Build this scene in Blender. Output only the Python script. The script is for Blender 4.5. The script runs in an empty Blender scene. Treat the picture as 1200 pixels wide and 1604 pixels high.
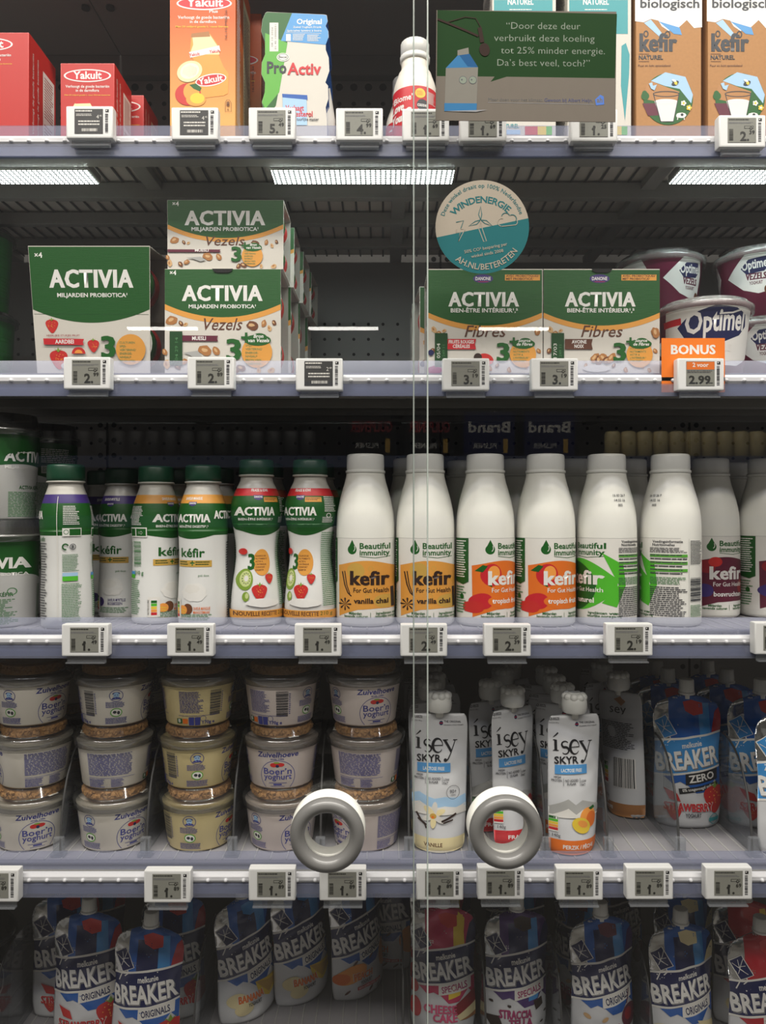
import bpy, bmesh, math, random
from mathutils import Vector, Matrix
from mathutils.geometry import tessellate_polygon
PI = math.pi
C = bpy.context.scene.collection
SC = bpy.context.scene

# ------------------------------------------------------------------ camera, light, exposure
F = 1205.0            # focal length in picture pixels
EYE = 1.0            # height of the camera above the floor
def X(px, Y): return (px - 600.0) / F * Y
def Z(py, Y): return EYE + (802.0 - py) / F * Y
cam_data = bpy.data.cameras.new('camera')
cam_data.sensor_fit = 'VERTICAL'; cam_data.sensor_height = 24.0
cam_data.lens = 24.0 * F / 1604.0
cam_data.clip_start = 0.01
cam = bpy.data.objects.new('camera', cam_data); C.objects.link(cam)
cam.location = (0, 0, EYE); cam.rotation_euler = (PI / 2, 0, 0)
SC.camera = cam
SC.view_settings.view_transform = 'Standard'; SC.view_settings.look = 'None'
SC.view_settings.gamma = 1.0; SC.view_settings.use_curve_mapping = False
SC.view_settings.exposure = 0.0
SC.cycles.max_bounces = 7; SC.cycles.diffuse_bounces = 3; SC.cycles.glossy_bounces = 3
SC.cycles.transmission_bounces = 4; SC.cycles.transparent_max_bounces = 24
SC.cycles.sample_clamp_indirect = 4.0
SC.cycles.caustics_reflective = False; SC.cycles.caustics_refractive = False
SC.cycles.use_denoising = True
world = bpy.data.worlds.new('shop_air'); SC.world = world; world.use_nodes = True
world.node_tree.nodes['Background'].inputs[0].default_value = (1.0, 0.95, 0.88, 1)
world.node_tree.nodes['Background'].inputs[1].default_value = 0.2
def area(name, loc, sx, sy, power, col, rot=(0, 0, 0)):
    l = bpy.data.lights.new(name, 'AREA'); l.shape = 'RECTANGLE'; l.size = sx; l.size_y = sy
    l.energy = power; l.color = col
    o = bpy.data.objects.new(name, l); C.objects.link(o); o.location = loc; o.rotation_euler = rot
    return o
area('aisle_ceiling_light', (0, 0.05, EYE + 1.85), 3.6, 0.07, 112, (1.0, 0.955, 0.88), (math.radians(14), 0, 0))

area('shelf_fill_light', (0, -1.15, EYE + 1.90), 3.6, 0.10, 46, (1.0, 0.955, 0.88), (math.radians(30), 0, 0))  # added fill lamp behind the camera, brightens the lower shelves

# ------------------------------------------------------------------ materials
def lin(c):
    c = c / 255.0
    return c / 12.92 if c <= 0.04045 else ((c + 0.055) / 1.055) ** 2.4
def rgb(h):
    h = h.lstrip('#')
    return tuple(lin(int(h[i:i + 2], 16)) for i in (0, 2, 4)) + (1.0,)
MATS = {}
PAL = {}
def pal(**kw):
    for k, v in kw.items(): PAL[k] = v if isinstance(v, tuple) else (v, 0.45)
pal(white='#e6e4df', offwhite='#d9d6cf', paper='#e2dfd8', green=('#145a1a', .42), dgreen=('#0f4218', .42), lgreen='#5aa83a', orange='#dc9a42',
    dorange='#e0701f', red='#c5202a', dred='#8c1a24', maroon='#5e1730', brown='#5b3320', dbrown='#2e1a12', black='#15151a', grey='#77777a',
    lgrey='#a9a9a6', navy='#141c4e', blue='#1a55a8', sky='#4f95cf', lblue='#a3c6e4', teal='#2f8f96', cream='#e8d9a8', yellow='#e6c53c',
    peach='#ef9c44', kiwi='#7d9a34', kiwil='#c3cf8a', pink='#d8527c', magenta='#a02a62', purple='#3c2a70', nut='#a8713e', nutl='#cfa878', nutd='#6d3f22',
    lime='#4fb52a', kraft='#b07c48', kraftd='#8d5e33', straw='#c42a26', strawd='#8f1b1b', gold='#c9a14a', ink='#2b2f36', prn='#3b3b40', gprn='#4a7f4e', bprn='#3a3f8a',
    skin='#e0b088', screenink='#23231f', capwhite=('#dddcd6', .35), signgreen=('#123110', .6), cartdark=('#2b1d18', .6), cartgrey=('#6f6c65', .55), cartblue=('#1b4a75', .55), cartsky=('#2f658f', .55), signgrey=('#645d55', .55), signtext='#747c70',
    stickbeige=('#948b7e', .5), stickteal=('#235c60', .5), bonus=('#f07a12', .45), screen=('#85857c', .35), screendark=('#3a3a3a', .35))
def new_mat(name):
    m = bpy.data.materials.new(name); m.use_nodes = True
    nt = m.node_tree; b = nt.nodes['Principled BSDF']
    return m, nt, b
def M(key):
    if key in MATS: return MATS[key]
    col, r = PAL[key]
    m, nt, b = new_mat('print_' + key)
    c = rgb(col)
    n = nt.nodes.new('ShaderNodeTexNoise'); n.inputs['Scale'].default_value = 90; n.inputs['Detail'].default_value = 3
    tc = nt.nodes.new('ShaderNodeTexCoord'); nt.links.new(tc.outputs['Object'], n.inputs['Vector'])
    mx = nt.nodes.new('ShaderNodeMix'); mx.data_type = 'RGBA'
    mx.inputs[6].default_value = tuple(x * .93 for x in c[:3]) + (1,); mx.inputs[7].default_value = c
    nt.links.new(n.outputs['Fac'], mx.inputs[0]); nt.links.new(mx.outputs[2], b.inputs['Base Color'])
    b.inputs['Roughness'].default_value = r
    if key[:4] in ('sign', 'stic', 'cart'): b.inputs['Specular IOR Level'].default_value = .08      # matt film stuck on the glass
    MATS[key] = m
    return m
def custom(key, hexcol, rough=.4, metal=0, bump=0, bscale=200, spec=.5, coat=0, vary=.1, emis=0, stretch=None):
    m, nt, b = new_mat(key)
    c = rgb(hexcol)
    tc = nt.nodes.new('ShaderNodeTexCoord')
    n = nt.nodes.new('ShaderNodeTexNoise'); n.inputs['Scale'].default_value = bscale; n.inputs['Detail'].default_value = 4
    src = tc.outputs['Object']
    if stretch:
        mp = nt.nodes.new('ShaderNodeMapping'); mp.inputs['Scale'].default_value = stretch
        nt.links.new(src, mp.inputs['Vector']); src = mp.outputs['Vector']
    nt.links.new(src, n.inputs['Vector'])
    mx = nt.nodes.new('ShaderNodeMix'); mx.data_type = 'RGBA'
    mx.inputs[6].default_value = tuple(x * (1 - vary) for x in c[:3]) + (1,); mx.inputs[7].default_value = c
    nt.links.new(n.outputs['Fac'], mx.inputs[0]); nt.links.new(mx.outputs[2], b.inputs['Base Color'])
    b.inputs['Roughness'].default_value = rough; b.inputs['Metallic'].default_value = metal
    b.inputs['Specular IOR Level'].default_value = spec; b.inputs['Coat Weight'].default_value = coat
    if bump:
        bp = nt.nodes.new('ShaderNodeBump'); bp.inputs['Strength'].default_value = bump; bp.inputs['Distance'].default_value = .001
        nt.links.new(n.outputs['Fac'], bp.inputs['Height']); nt.links.new(bp.outputs[0], b.inputs['Normal'])
    MATS[key] = m
    return m
def clear(key, hexcol, haze=0.0, gloss=1.0, rough=.05, ior=1.45, hazecol='#d8dcec'):
    """thin clear plastic or glass: what is behind shows through, with a Fresnel reflection and some milky haze"""
    m = bpy.data.materials.new(key); m.use_nodes = True; nt = m.node_tree
    for n in list(nt.nodes): nt.nodes.remove(n)
    out = nt.nodes.new('ShaderNodeOutputMaterial')
    tr = nt.nodes.new('ShaderNodeBsdfTransparent'); tr.inputs[0].default_value = rgb(hexcol)
    gl = nt.nodes.new('ShaderNodeBsdfGlossy'); gl.inputs['Roughness'].default_value = rough
    df = nt.nodes.new('ShaderNodeBsdfDiffuse'); df.inputs[0].default_value = rgb(hazecol)
    m1 = nt.nodes.new('ShaderNodeMixShader'); m1.inputs[0].default_value = haze
    nt.links.new(tr.outputs[0], m1.inputs[1]); nt.links.new(df.outputs[0], m1.inputs[2])
    f0 = ((ior - 1) / (ior + 1)) ** 2 * gloss          # Schlick's Fresnel, the same from either side of the sheet
    ge = nt.nodes.new('ShaderNodeNewGeometry'); dt = nt.nodes.new('ShaderNodeVectorMath'); dt.operation = 'DOT_PRODUCT'
    nt.links.new(ge.outputs['Normal'], dt.inputs[0]); nt.links.new(ge.outputs['Incoming'], dt.inputs[1])
    def mth(op, x, y=None):
        n = nt.nodes.new('ShaderNodeMath'); n.operation = op; n.use_clamp = op != 'MULTIPLY' or False
        for i, q in enumerate((x, y)):
            if q is None: continue
            if isinstance(q, (int, float)): n.inputs[i].default_value = q
            else: nt.links.new(q, n.inputs[i])
        return n.outputs[0]
    ab = mth('ABSOLUTE', dt.outputs['Value']); pw = mth('POWER', mth('SUBTRACT', 1.0, ab), 5.0)
    fres = mth('ADD', mth('MULTIPLY', pw, 1 - f0), f0)
    m2 = nt.nodes.new('ShaderNodeMixShader')
    nt.links.new(fres, m2.inputs[0]); nt.links.new(m1.outputs[0], m2.inputs[1]); nt.links.new(gl.outputs[0], m2.inputs[2])
    nt.links.new(m2.outputs[0], out.inputs[0])
    MATS[key] = m
    return m
custom('card_white', '#cfcac0', .5, bump=.05, bscale=400, vary=.05)
custom('card_green', '#105216', .45, bump=.15, bscale=60, stretch=(1, 1, 30), vary=.12)
custom('card_grey', '#9a958c', .7, vary=.12)
custom('card_red', '#b9261f', .4, vary=.06)
custom('card_kraft', '#b58350', .7, bscale=300, vary=.22)
custom('card_teal', '#36969c', .5, vary=.05)
custom('plastic_white', '#e8e7df', .28, vary=.03)
custom('plastic_cap', '#dfdfda', .3, vary=.04)
custom('plastic_tag', '#e4e4e2', .4, vary=.03)
custom('cap_green', '#12402a', .35, vary=.1)
custom('neck_silver', '#b9b6ae', .3, vary=.05)
custom('tub_maroon', '#6a1838', .35, vary=.06)
custom('tub_green', '#1c5a26', .4, vary=.05)
custom('sleeve_white', '#e0e0dd', .32, vary=.04)
custom('cup_cream', '#e8e2d6', .3, vary=.04)
custom('cup_yellow', '#e6d49c', .3, vary=.05)
custom('cup_pink', '#e6d9d2', .3, vary=.07, bscale=12)
custom('foil_pouch', '#d6d7d9', .26, bump=.35, bscale=45, vary=.08)
custom('foil_white', '#d3d4d6', .24, bump=.3, bscale=40, vary=.06)
custom('foil_silver', '#c9c9c6', .16, metal=.95, bump=.9, bscale=70, vary=.2)
custom('foil_navy', '#151d50', .17, bump=.4, bscale=50, vary=.15)
custom('foil_blue', '#1d5cae', .17, bump=.4, bscale=50, vary=.15)
custom('foil_sky', '#3f8ccb', .17, bump=.4, bscale=50, vary=.1)
custom('foil_red', '#b22430', .17, bump=.4, bscale=50, vary=.12)
custom('foil_pink', '#c02a58', .17, bump=.4, bscale=50, vary=.12)
custom('foil_purple', '#47296c', .17, bump=.4, bscale=50, vary=.12)
custom('foil_black', '#17171b', .17, bump=.4, bscale=50, vary=.12)
custom('metal_grey', '#8f8e8a', .42, metal=.25, vary=.08)
custom('metal_dark', '#4a4a4a', .5, metal=.2, vary=.1)
custom('panel_dark', '#97938e', .5, metal=.1, vary=.08, bscale=8)
custom('panel_back', '#7a7874', .45, metal=.1, vary=.06, bscale=8)
custom('deck_mat', '#98969a', .5, vary=.1)
custom('deck_under', '#c9c4bc', .5, vary=.2, bscale=14)
custom('deck_wire', '#aeadab', .4, vary=.08)
custom('rail_white', '#d9d9dc', .35, vary=.05)
custom('rail_blue', '#565f7a', .35, vary=.06)
custom('hole_black', '#050505', .8, vary=0)
custom('ring_grey', '#6c6b69', .3, vary=.03)
custom('granola', '#bd8f55', .7, bump=.5, bscale=260, vary=.55)
custom('floor_tile', '#55534f', .5, vary=.1, bscale=3)
clear('pane_glass', '#fefefe', .001, 1.0, .0, 1.5)
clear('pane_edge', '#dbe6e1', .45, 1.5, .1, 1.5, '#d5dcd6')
clear('clear_lid', '#b3b3b0', .05, 3.5, .16, 1.5, '#b9b9b4')
clear('clear_dome', '#f2f0ec', .02, 1.6, .08, 1.5)
clear('clear_rim', '#d9d9d6', .26, 2.0, .2, 1.5, '#dededa')
clear('clear_strip', '#eceef5', .12, 1.8, .12, 1.5, '#c4c9e2')
clear('clear_divider', '#e6e9ea', .05, 1.2, .05, 1.5)
clear('clear_clip', '#e9ecee', .14, 2.0, .1, 1.5, '#d7d9de')
def grad(key, c0, c1, z0, z1, rough=.4):
    m, nt, b = new_mat(key); tc = nt.nodes.new('ShaderNodeTexCoord'); sp = nt.nodes.new('ShaderNodeSeparateXYZ')
    mr = nt.nodes.new('ShaderNodeMapRange'); mr.inputs[1].default_value = z0; mr.inputs[2].default_value = z1
    mx = nt.nodes.new('ShaderNodeMix'); mx.data_type = 'RGBA'; mx.inputs[6].default_value = rgb(c0); mx.inputs[7].default_value = rgb(c1)
    nt.links.new(tc.outputs['Object'], sp.inputs[0]); nt.links.new(sp.outputs['Z'], mr.inputs[0]); nt.links.new(mr.outputs[0], mx.inputs[0])
    nt.links.new(mx.outputs[2], b.inputs['Base Color']); b.inputs['Roughness'].default_value = rough
    MATS[key] = m
grad('card_orange', '#dfa458', '#cc5608', .03, .15)
def led_mat():
    m, nt, b = new_mat('led_diffuser')
    tc = nt.nodes.new('ShaderNodeTexCoord'); mp = nt.nodes.new('ShaderNodeMapping')
    mp.inputs['Scale'].default_value = (1 / .0058,) * 3
    v = nt.nodes.new('ShaderNodeTexVoronoi'); v.inputs['Randomness'].default_value = 0.0; v.voronoi_dimensions = '2D'
    v.inputs['Scale'].default_value = 1.0
    rp = nt.nodes.new('ShaderNodeValToRGB')
    rp.color_ramp.elements[0].position = .26; rp.color_ramp.elements[0].color = (1, 1, 1, 1)
    rp.color_ramp.elements[1].position = .34; rp.color_ramp.elements[1].color = (.0042, .0046, .0045, 1)
    nt.links.new(tc.outputs['Object'], mp.inputs[0]); nt.links.new(mp.outputs[0], v.inputs['Vector'])
    nt.links.new(v.outputs['Distance'], rp.inputs[0])
    b.inputs['Base Color'].default_value = (.5, .5, .5, 1)
    b.inputs['Emission Color'].default_value = (.86, 1, .97, 1)
    k = nt.nodes.new('ShaderNodeMath'); k.operation = 'MULTIPLY'; k.inputs[1].default_value = 62.0
    nt.links.new(rp.outputs[0], k.inputs[0]); nt.links.new(k.outputs[0], b.inputs['Emission Strength'])
    MATS['led_diffuser'] = m
led_mat()

# ------------------------------------------------------------------ text outlines
_tc = bpy.data.curves.new('lettering', 'FONT'); _to = bpy.data.objects.new('lettering', _tc); C.objects.link(_to)
_cache = {}
def glyphs(s, bold=0.0, spacing=1.0):
    if bold > .024: spacing += (bold - .024) * .9; bold = .024 + (bold - .024) * .25
    k = (s, bold, spacing)
    if k not in _cache:
        _tc.body = s; _tc.offset = bold; _tc.resolution_u = 2; _tc.size = 1.0; _tc.space_character = spacing
        bpy.context.view_layer.update()
        dg = bpy.context.evaluated_depsgraph_get()
        ev = _to.evaluated_get(dg); me = ev.to_mesh()
        vs = [(v.co.x, v.co.y) for v in me.vertices]; fs = [tuple(p.vertices) for p in me.polygons]
        ev.to_mesh_clear()
        xs = [v[0] for v in vs] or [0]
        _cache[k] = (vs, fs, min(xs), max(xs))
    return _cache[k]
_h = glyphs('H'); CAP = max(v[1] for v in _h[0])

class Art:
    """flat artwork drawn in zoom pixels: u = (x - cx) * k, v = (by - y) * k metres"""
    def __init__(s, cx=0, by=0, k=1.0, wrap=0): s.cx, s.by, s.k, s.items, s.wrap = cx, by, k, [], wrap
    def T(s, p):
        dx = p[0] - s.cx; w = s.wrap                 # wrap: half the width of a round body as the photo shows it
        if w:
            a = min(abs(dx), w * .985); dx = math.copysign(w * math.asin(a / w) + max(0, abs(dx) - w * .985), dx)
        return (dx * s.k, (s.by - p[1]) * s.k)
    def add(s, mat, vs, fs): s.items.append((mat, vs, fs))
    def poly(s, mat, pts):
        q = [s.T(p) for p in pts]
        tri = tessellate_polygon([[Vector((a, b, 0)) for a, b in q]])
        s.add(mat, q, [tuple(t) for t in tri])
    def rect(s, mat, x0, y0, x1, y1, rot=0):
        pts = [(x0, y0), (x1, y0), (x1, y1), (x0, y1)]
        if rot:
            mx, my = (x0 + x1) / 2, (y0 + y1) / 2; c, n = math.cos(rot), math.sin(rot)
            pts = [(mx + (x - mx) * c + (y - my) * n, my - (x - mx) * n + (y - my) * c) for x, y in pts]
        s.poly(mat, pts)
    def ell(s, mat, x, y, rx, ry=None, n=22, rot=0, a0=0, a1=2 * PI, wob=0, seed=0):
        ry = rx if ry is None else ry; rd = random.Random(seed)
        c, m = math.cos(rot), math.sin(rot); pts = []
        full = abs(a1 - a0 - 2 * PI) < 1e-6
        for i in range(n if full else n + 1):
            a = a0 + (a1 - a0) * i / n; w = 1 + rd.uniform(-wob, wob)
            px, py = rx * w * math.cos(a), -ry * w * math.sin(a)
            pts.append((x + px * c + py * m, y - px * m + py * c))
        s.poly(mat, pts)
    def line(s, mat, pts, w):
        L, R = [], []
        for i, p in enumerate(pts):
            a = pts[max(0, i - 1)]; b = pts[min(len(pts) - 1, i + 1)]
            d = math.hypot(b[0] - a[0], b[1] - a[1]) or 1; nx, ny = -(b[1] - a[1]) / d * w / 2, (b[0] - a[0]) / d * w / 2
            L.append((p[0] + nx, p[1] + ny)); R.append((p[0] - nx, p[1] - ny))
        q = [s.T(p) for p in L + R]; n = len(pts)
        s.add(mat, q, [(i, i + 1, n + i + 1, n + i) for i in range(n - 1)])
    def ring(s, mat, x, y, r, w, n=28, a0=0, a1=2 * PI, ry=None):
        s.line(mat, [(x + r * math.cos(a0 + (a1 - a0) * i / n), y - (ry or r) * math.sin(a0 + (a1 - a0) * i / n)) for i in range(n + 1)], w)
    def vline(s, mat, pts):
        """a pen stroke of changing width through (x, y, width)"""
        L, R = [], []
        for i, p in enumerate(pts):
            a = pts[max(0, i - 1)]; b = pts[min(len(pts) - 1, i + 1)]
            d = math.hypot(b[0] - a[0], b[1] - a[1]) or 1; nx, ny = -(b[1] - a[1]) / d * p[2] / 2, (b[0] - a[0]) / d * p[2] / 2
            L.append((p[0] + nx, p[1] + ny)); R.append((p[0] - nx, p[1] - ny))
        q = [s.T(p) for p in L + R]; n = len(pts)
        s.add(mat, q, [(i, i + 1, n + i + 1, n + i) for i in range(n - 1)])
    def text(s, mat, t, x, y, h, w=None, bold=.0, rot=0, shear=0, al='c', sp=1.0, bend=0):
        """text t, its middle (al c), left (l) or right (r) at x, baseline at y, capitals h high, squeezed to width w, all in zoom px"""
        if bold > .045:                              # heavy lettering: two strikes side by side keep the small openings open
            d = h * .035; b = bold; bold = .02
            s.text(mat, t, x - d * math.cos(rot), y + d * math.sin(rot), h, (w - 2 * d) if w else None, bold, rot, shear, al, sp + .05, bend); x += d * math.cos(rot); y -= d * math.sin(rot); w = (w - 2 * d) if w else None; sp += .05
        vs, fs, x0, x1 = glyphs(t, bold, sp)
        if not vs: return
        sc = h / CAP; sx = sc if w is None else w / max(1e-6, x1 - x0)
        o = {'c': (x0 + x1) / 2, 'l': x0, 'r': x1}[al]
        c, n = math.cos(rot), math.sin(rot); out = []
        for a, b in vs:
            px = (a - o) * sx + b * sc * shear; py = b * sc
            if bend: py -= bend * (px * px)
            out.append(s.T((x + px * c - py * n, y - px * n - py * c)))
        s.add(mat, out, fs)
    def arctext(s, mat, t, x, y, r, h, mid, bold=0, sp=1.0, inward=False):
        """text along a circle; mid: angle of its middle (0 right, PI/2 top); inward: along the bottom, reading left to right"""
        vs, fs, x0, x1 = glyphs(t, bold, sp); sc = h / CAP; out = []
        for a, b in vs:
            d = (a - (x0 + x1) / 2) * sc / r
            if inward: an = mid + d; rr = r - b * sc
            else: an = mid - d; rr = r + b * sc
            out.append(s.T((x + rr * math.cos(an), y - rr * math.sin(an))))
        s.add(mat, out, fs)
    def lines(s, mat, x0, y0, x1, y1, n, fill=.55, seed=1, ragged=.25, wl=(.04, .15)):
        """rows of small print, too small to read"""
        n = int(n * 1.25 + .5) if n > 2 else n; fill = min(fill, .46)
        rd = random.Random(seed); p = (y1 - y0) / n; W = x1 - x0; vs, fs = [], []
        for i in range(n):
            y = y0 + i * p; x = x0; end = x1 - W * ragged * rd.random()
            while x < end - W * .02:
                w = min(W * rd.uniform(*wl), end - x); b = len(vs)
                vs += [s.T(q) for q in ((x, y), (x + w, y), (x + w, y + p * fill), (x, y + p * fill))]; fs.append((b, b + 1, b + 2, b + 3))
                x += w + W * .016
        s.add(mat, vs, fs)
    def barcode(s, mat, x0, y0, x1, y1, seed=1, vert=True, back=None):
        rd = random.Random(seed); vs, fs = [], []
        if back: s.rect(back, x0 - 2, y0 - 2, x1 + 2, y1 + 2)
        a, e = (x0, x1) if vert else (y0, y1); u = (e - a) / 60
        while a < e:
            w = min(u * rd.choice((1, 1, 2, 3)), e - a); b = len(vs)
            q = ((a, y0), (a + w, y0), (a + w, y1), (a, y1)) if vert else ((x0, a), (x1, a), (x1, a + w), (x0, a + w))
            vs += [s.T(p) for p in q]; fs.append((b, b + 1, b + 2, b + 3)); a += w + u * rd.choice((1, 1, 2, 2))
        s.add(mat, vs, fs)
    def berry(s, x, y, r, seed=0):
        s.poly('straw', [(x + r * math.sin(a) * (1 - .42 * math.cos(a)), y + r * (1.3 if math.cos(a) > 0 else .95) * math.cos(a)) for a in [2 * PI * i / 22 for i in range(22)]])
        rd = random.Random(seed)
        for i in range(16):
            a = rd.uniform(0, 2 * PI); q = rd.uniform(.1, .72) * r
            s.ell('peach', x + q * math.cos(a), y + q * math.sin(a), r * .06, n=5)
        s.poly('kiwi', [(x - r * .5, y - r * 1.15), (x, y - r * .7), (x + r * .5, y - r * 1.15), (x + r * .15, y - r * .95), (x, y - r * 1.3), (x - r * .15, y - r * .95)])
    def nutty(s, x, y, r, seed=0):
        rd = random.Random(seed); m = rd.choice(('nut', 'nutl', 'nutd', 'nut')); ro = rd.uniform(0, 3)
        s.ell(m, x, y, r, r * .7, 12, ro, wob=.16, seed=seed)
        s.ell('nutl' if m != 'nutl' else 'nut', x - r * .15, y - r * .12, r * .5, r * .26, 8, ro, wob=.2, seed=seed + 1)
    def score(s, x0, y0, x1, y1):
        """traffic-light nutrition letters A to E, upright"""
        s.rect('white', x0, y0, x1, y1); h = (y1 - y0) / 6
        for i, c in enumerate(('green', 'lime', 'yellow', 'peach', 'red')): s.rect(c, x0 + 2, y0 + h * (i + .6), x1 - 2, y0 + h * (i + 1.5))

def emit(bm, art, fn, mi, du=None, dv=None, base=.00012, step=.000018):
    for li, (mat, vs, fs) in enumerate(art.items):
        if not vs: continue
        t = bmesh.new(); q = [t.verts.new((a, b, 0)) for a, b in vs]
        for f in fs:
            try: t.faces.new([q[i] for i in f])
            except ValueError: pass
        for ax, d in ((0, du), (1, dv)):
            if not d: continue
            lo = min(v[ax] for v in vs); hi = max(v[ax] for v in vs)
            for i in range(math.floor(lo / d) + 1, math.ceil(hi / d)):
                co = [0, 0, 0]; no = [0, 0, 0]; co[ax] = i * d; no[ax] = 1
                bmesh.ops.bisect_plane(t, geom=t.verts[:] + t.edges[:] + t.faces[:], plane_co=co, plane_no=no, dist=1e-7)
        m = mi(mat); off = base + step * li; mp = {}
        for v in t.verts: mp[v] = bm.verts.new(fn(v.co.x, v.co.y, off))
        for f in t.faces:
            l = [mp[v] for v in f.verts]
            if f.normal.z < 0: l.reverse()
            try: g = bm.faces.new(l)
            except ValueError: continue
            g.material_index = m; g.smooth = True
        t.free()

class Part:
    def __init__(s): s.bm = bmesh.new(); s.mats = []
    def mi(s, key):
        if key not in s.mats: s.mats.append(key)
        return s.mats.index(key)
    def face(s, vs, mat, smooth=False):
        try: f = s.bm.faces.new(vs)
        except ValueError: return None
        f.material_index = s.mi(mat); f.smooth = smooth
        return f
    def box(s, x0, x1, y0, y1, z0, z1, mat, bev=0):
        r = bmesh.ops.create_cube(s.bm, size=1.0)
        for v in r['verts']:
            v.co = Vector(((x0 + x1) / 2 + v.co.x * (x1 - x0), (y0 + y1) / 2 + v.co.y * (y1 - y0), (z0 + z1) / 2 + v.co.z * (z1 - z0)))
        fs = {f for v in r['verts'] for f in v.link_faces}
        for f in fs: f.material_index = s.mi(mat)
        if bev:
            es = list({e for v in r['verts'] for e in v.link_edges})
            o = bmesh.ops.bevel(s.bm, geom=es, offset=bev, segments=2, affect='EDGES', profile=.6)
            for f in o['faces']: f.material_index = s.mi(mat); f.smooth = True
        return s
    def hexa(s, pts, mat):
        """eight corners: bottom ring 0-3 counter-clockwise from above starting front-left, top ring 4-7"""
        v = [s.bm.verts.new(p) for p in pts]
        for q in ((0, 1, 5, 4), (1, 2, 6, 5), (2, 3, 7, 6), (3, 0, 4, 7), (4, 5, 6, 7), (3, 2, 1, 0)): s.face([v[i] for i in q], mat)
        return s
    def lathe(s, prof, mat, seg=40, cx=0, cy=0, lobes=0, amp=0, close=True):
        """prof: (r, z[, material]) from bottom to top"""
        rings = []
        for p in prof:
            r, z = p[0], p[1]
            rings.append([s.bm.verts.new((cx + r * (1 + amp * math.cos(lobes * 2 * PI * i / seg)) * math.sin(2 * PI * i / seg), cy - r * (1 + amp * math.cos(lobes * 2 * PI * i / seg)) * math.cos(2 * PI * i / seg), z)) for i in range(seg)])
        for k in range(len(rings) - 1):
            mm = prof[k + 1][2] if len(prof[k + 1]) > 2 else mat
            for i in range(seg):
                j = (i + 1) % seg
                s.face([rings[k][i], rings[k][j], rings[k + 1][j], rings[k + 1][i]], mm, True)
        if close:
            s.face(list(reversed(rings[0])), prof[0][2] if len(prof[0]) > 2 else mat)
            s.face(rings[-1], prof[-1][2] if len(prof[-1]) > 2 else mat)
        return s
    def extrude_x(s, prof, x0, x1, mat, close=True, smooth=False):
        """closed outline of (y, z) pushed along x"""
        a = [s.bm.verts.new((x0, y, z)) for y, z in prof]; b = [s.bm.verts.new((x1, y, z)) for y, z in prof]; n = len(prof)
        for i in range(n):
            j = (i + 1) % n
            s.face([a[i], b[i], b[j], a[j]], mat, smooth)
        if close: s.face(list(reversed(a)), mat); s.face(b, mat)
        return s
    def extrude_y(s, out, y0, y1, mat, side=None):
        a = [s.bm.verts.new((x, y0, z)) for x, z in out]; b = [s.bm.verts.new((x, y1, z)) for x, z in out]; n = len(out)
        s.face(a, mat); s.face(list(reversed(b)), mat)
        for i in range(n): j = (i + 1) % n; s.face([a[j], a[i], b[i], b[j]], side or mat)
        return s
    def tube(s, pts, r, mat, seg=8):
        rings = []
        for i, p in enumerate(pts):
            a = Vector(pts[max(0, i - 1)]); b = Vector(pts[min(len(pts) - 1, i + 1)]); d = (b - a).normalized()
            u = d.orthogonal().normalized(); w = d.cross(u)
            rings.append([s.bm.verts.new(Vector(p) + r * (math.cos(2 * PI * k / seg) * u + math.sin(2 * PI * k / seg) * w)) for k in range(seg)])
        for k in range(len(rings) - 1):
            for i in range(seg):
                j = (i + 1) % seg; s.face([rings[k][i], rings[k][j], rings[k + 1][j], rings[k + 1][i]], mat, True)
        s.face(rings[0], mat); s.face(rings[-1], mat)
        return s
    def blob(s, c, r, mat, sub=1, wob=.2, rd=random):
        o = bmesh.ops.create_icosphere(s.bm, subdivisions=sub, radius=r)
        for v in o['verts']: v.co = v.co * (1 + rd.uniform(-wob, wob)) + Vector(c)
        for f in {f for v in o['verts'] for f in v.link_faces}: f.material_index = s.mi(mat); f.smooth = True
        return s
    def art(s, a, fn, du=None, dv=None, **kw): emit(s.bm, a, fn, s.mi, du, dv, **kw); return s
    def build(s, name, parent=None, fix=False):
        if fix: bmesh.ops.recalc_face_normals(s.bm, faces=s.bm.faces[:])
        for e in s.bm.edges:
            if len(e.link_faces) == 2 and e.calc_face_angle(0) > .7: e.smooth = False
        me = bpy.data.meshes.new(name); s.bm.to_mesh(me); s.bm.free()
        for k in s.mats: me.materials.append(MATS[k] if k in MATS else M(k))
        o = bpy.data.objects.new(name, me); C.objects.link(o)
        if parent: o.parent = parent
        return o
def tag(o, label, cat, group=None):
    o['label'] = label; o['category'] = cat
    if group: o['group'] = group
    return o
def structure(o): o['kind'] = 'structure'; return o
def empty(name):
    o = bpy.data.objects.new(name, None); C.objects.link(o); o.empty_display_size = .02
    return o
def copy_tree(o, parent=None):
    c = o.copy(); C.objects.link(c); c.parent = parent
    for ch in list(o.children): copy_tree(ch, c)
    return c
_proto = {}
def put(key, maker, loc, label, cat, group=None, rot=(0, 0, 0), scale=None):
    """the first of a kind is the one that was built, every later one a copy with its parts"""
    if key in _proto: o = copy_tree(_proto[key])
    else: o = maker(); _proto[key] = o
    o.location = loc; o.rotation_euler = [math.radians(a) for a in rot]
    o.scale = scale or (1, 1, 1)
    if 'group' in o: del o['group']
    return tag(o, label, cat, group)
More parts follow.
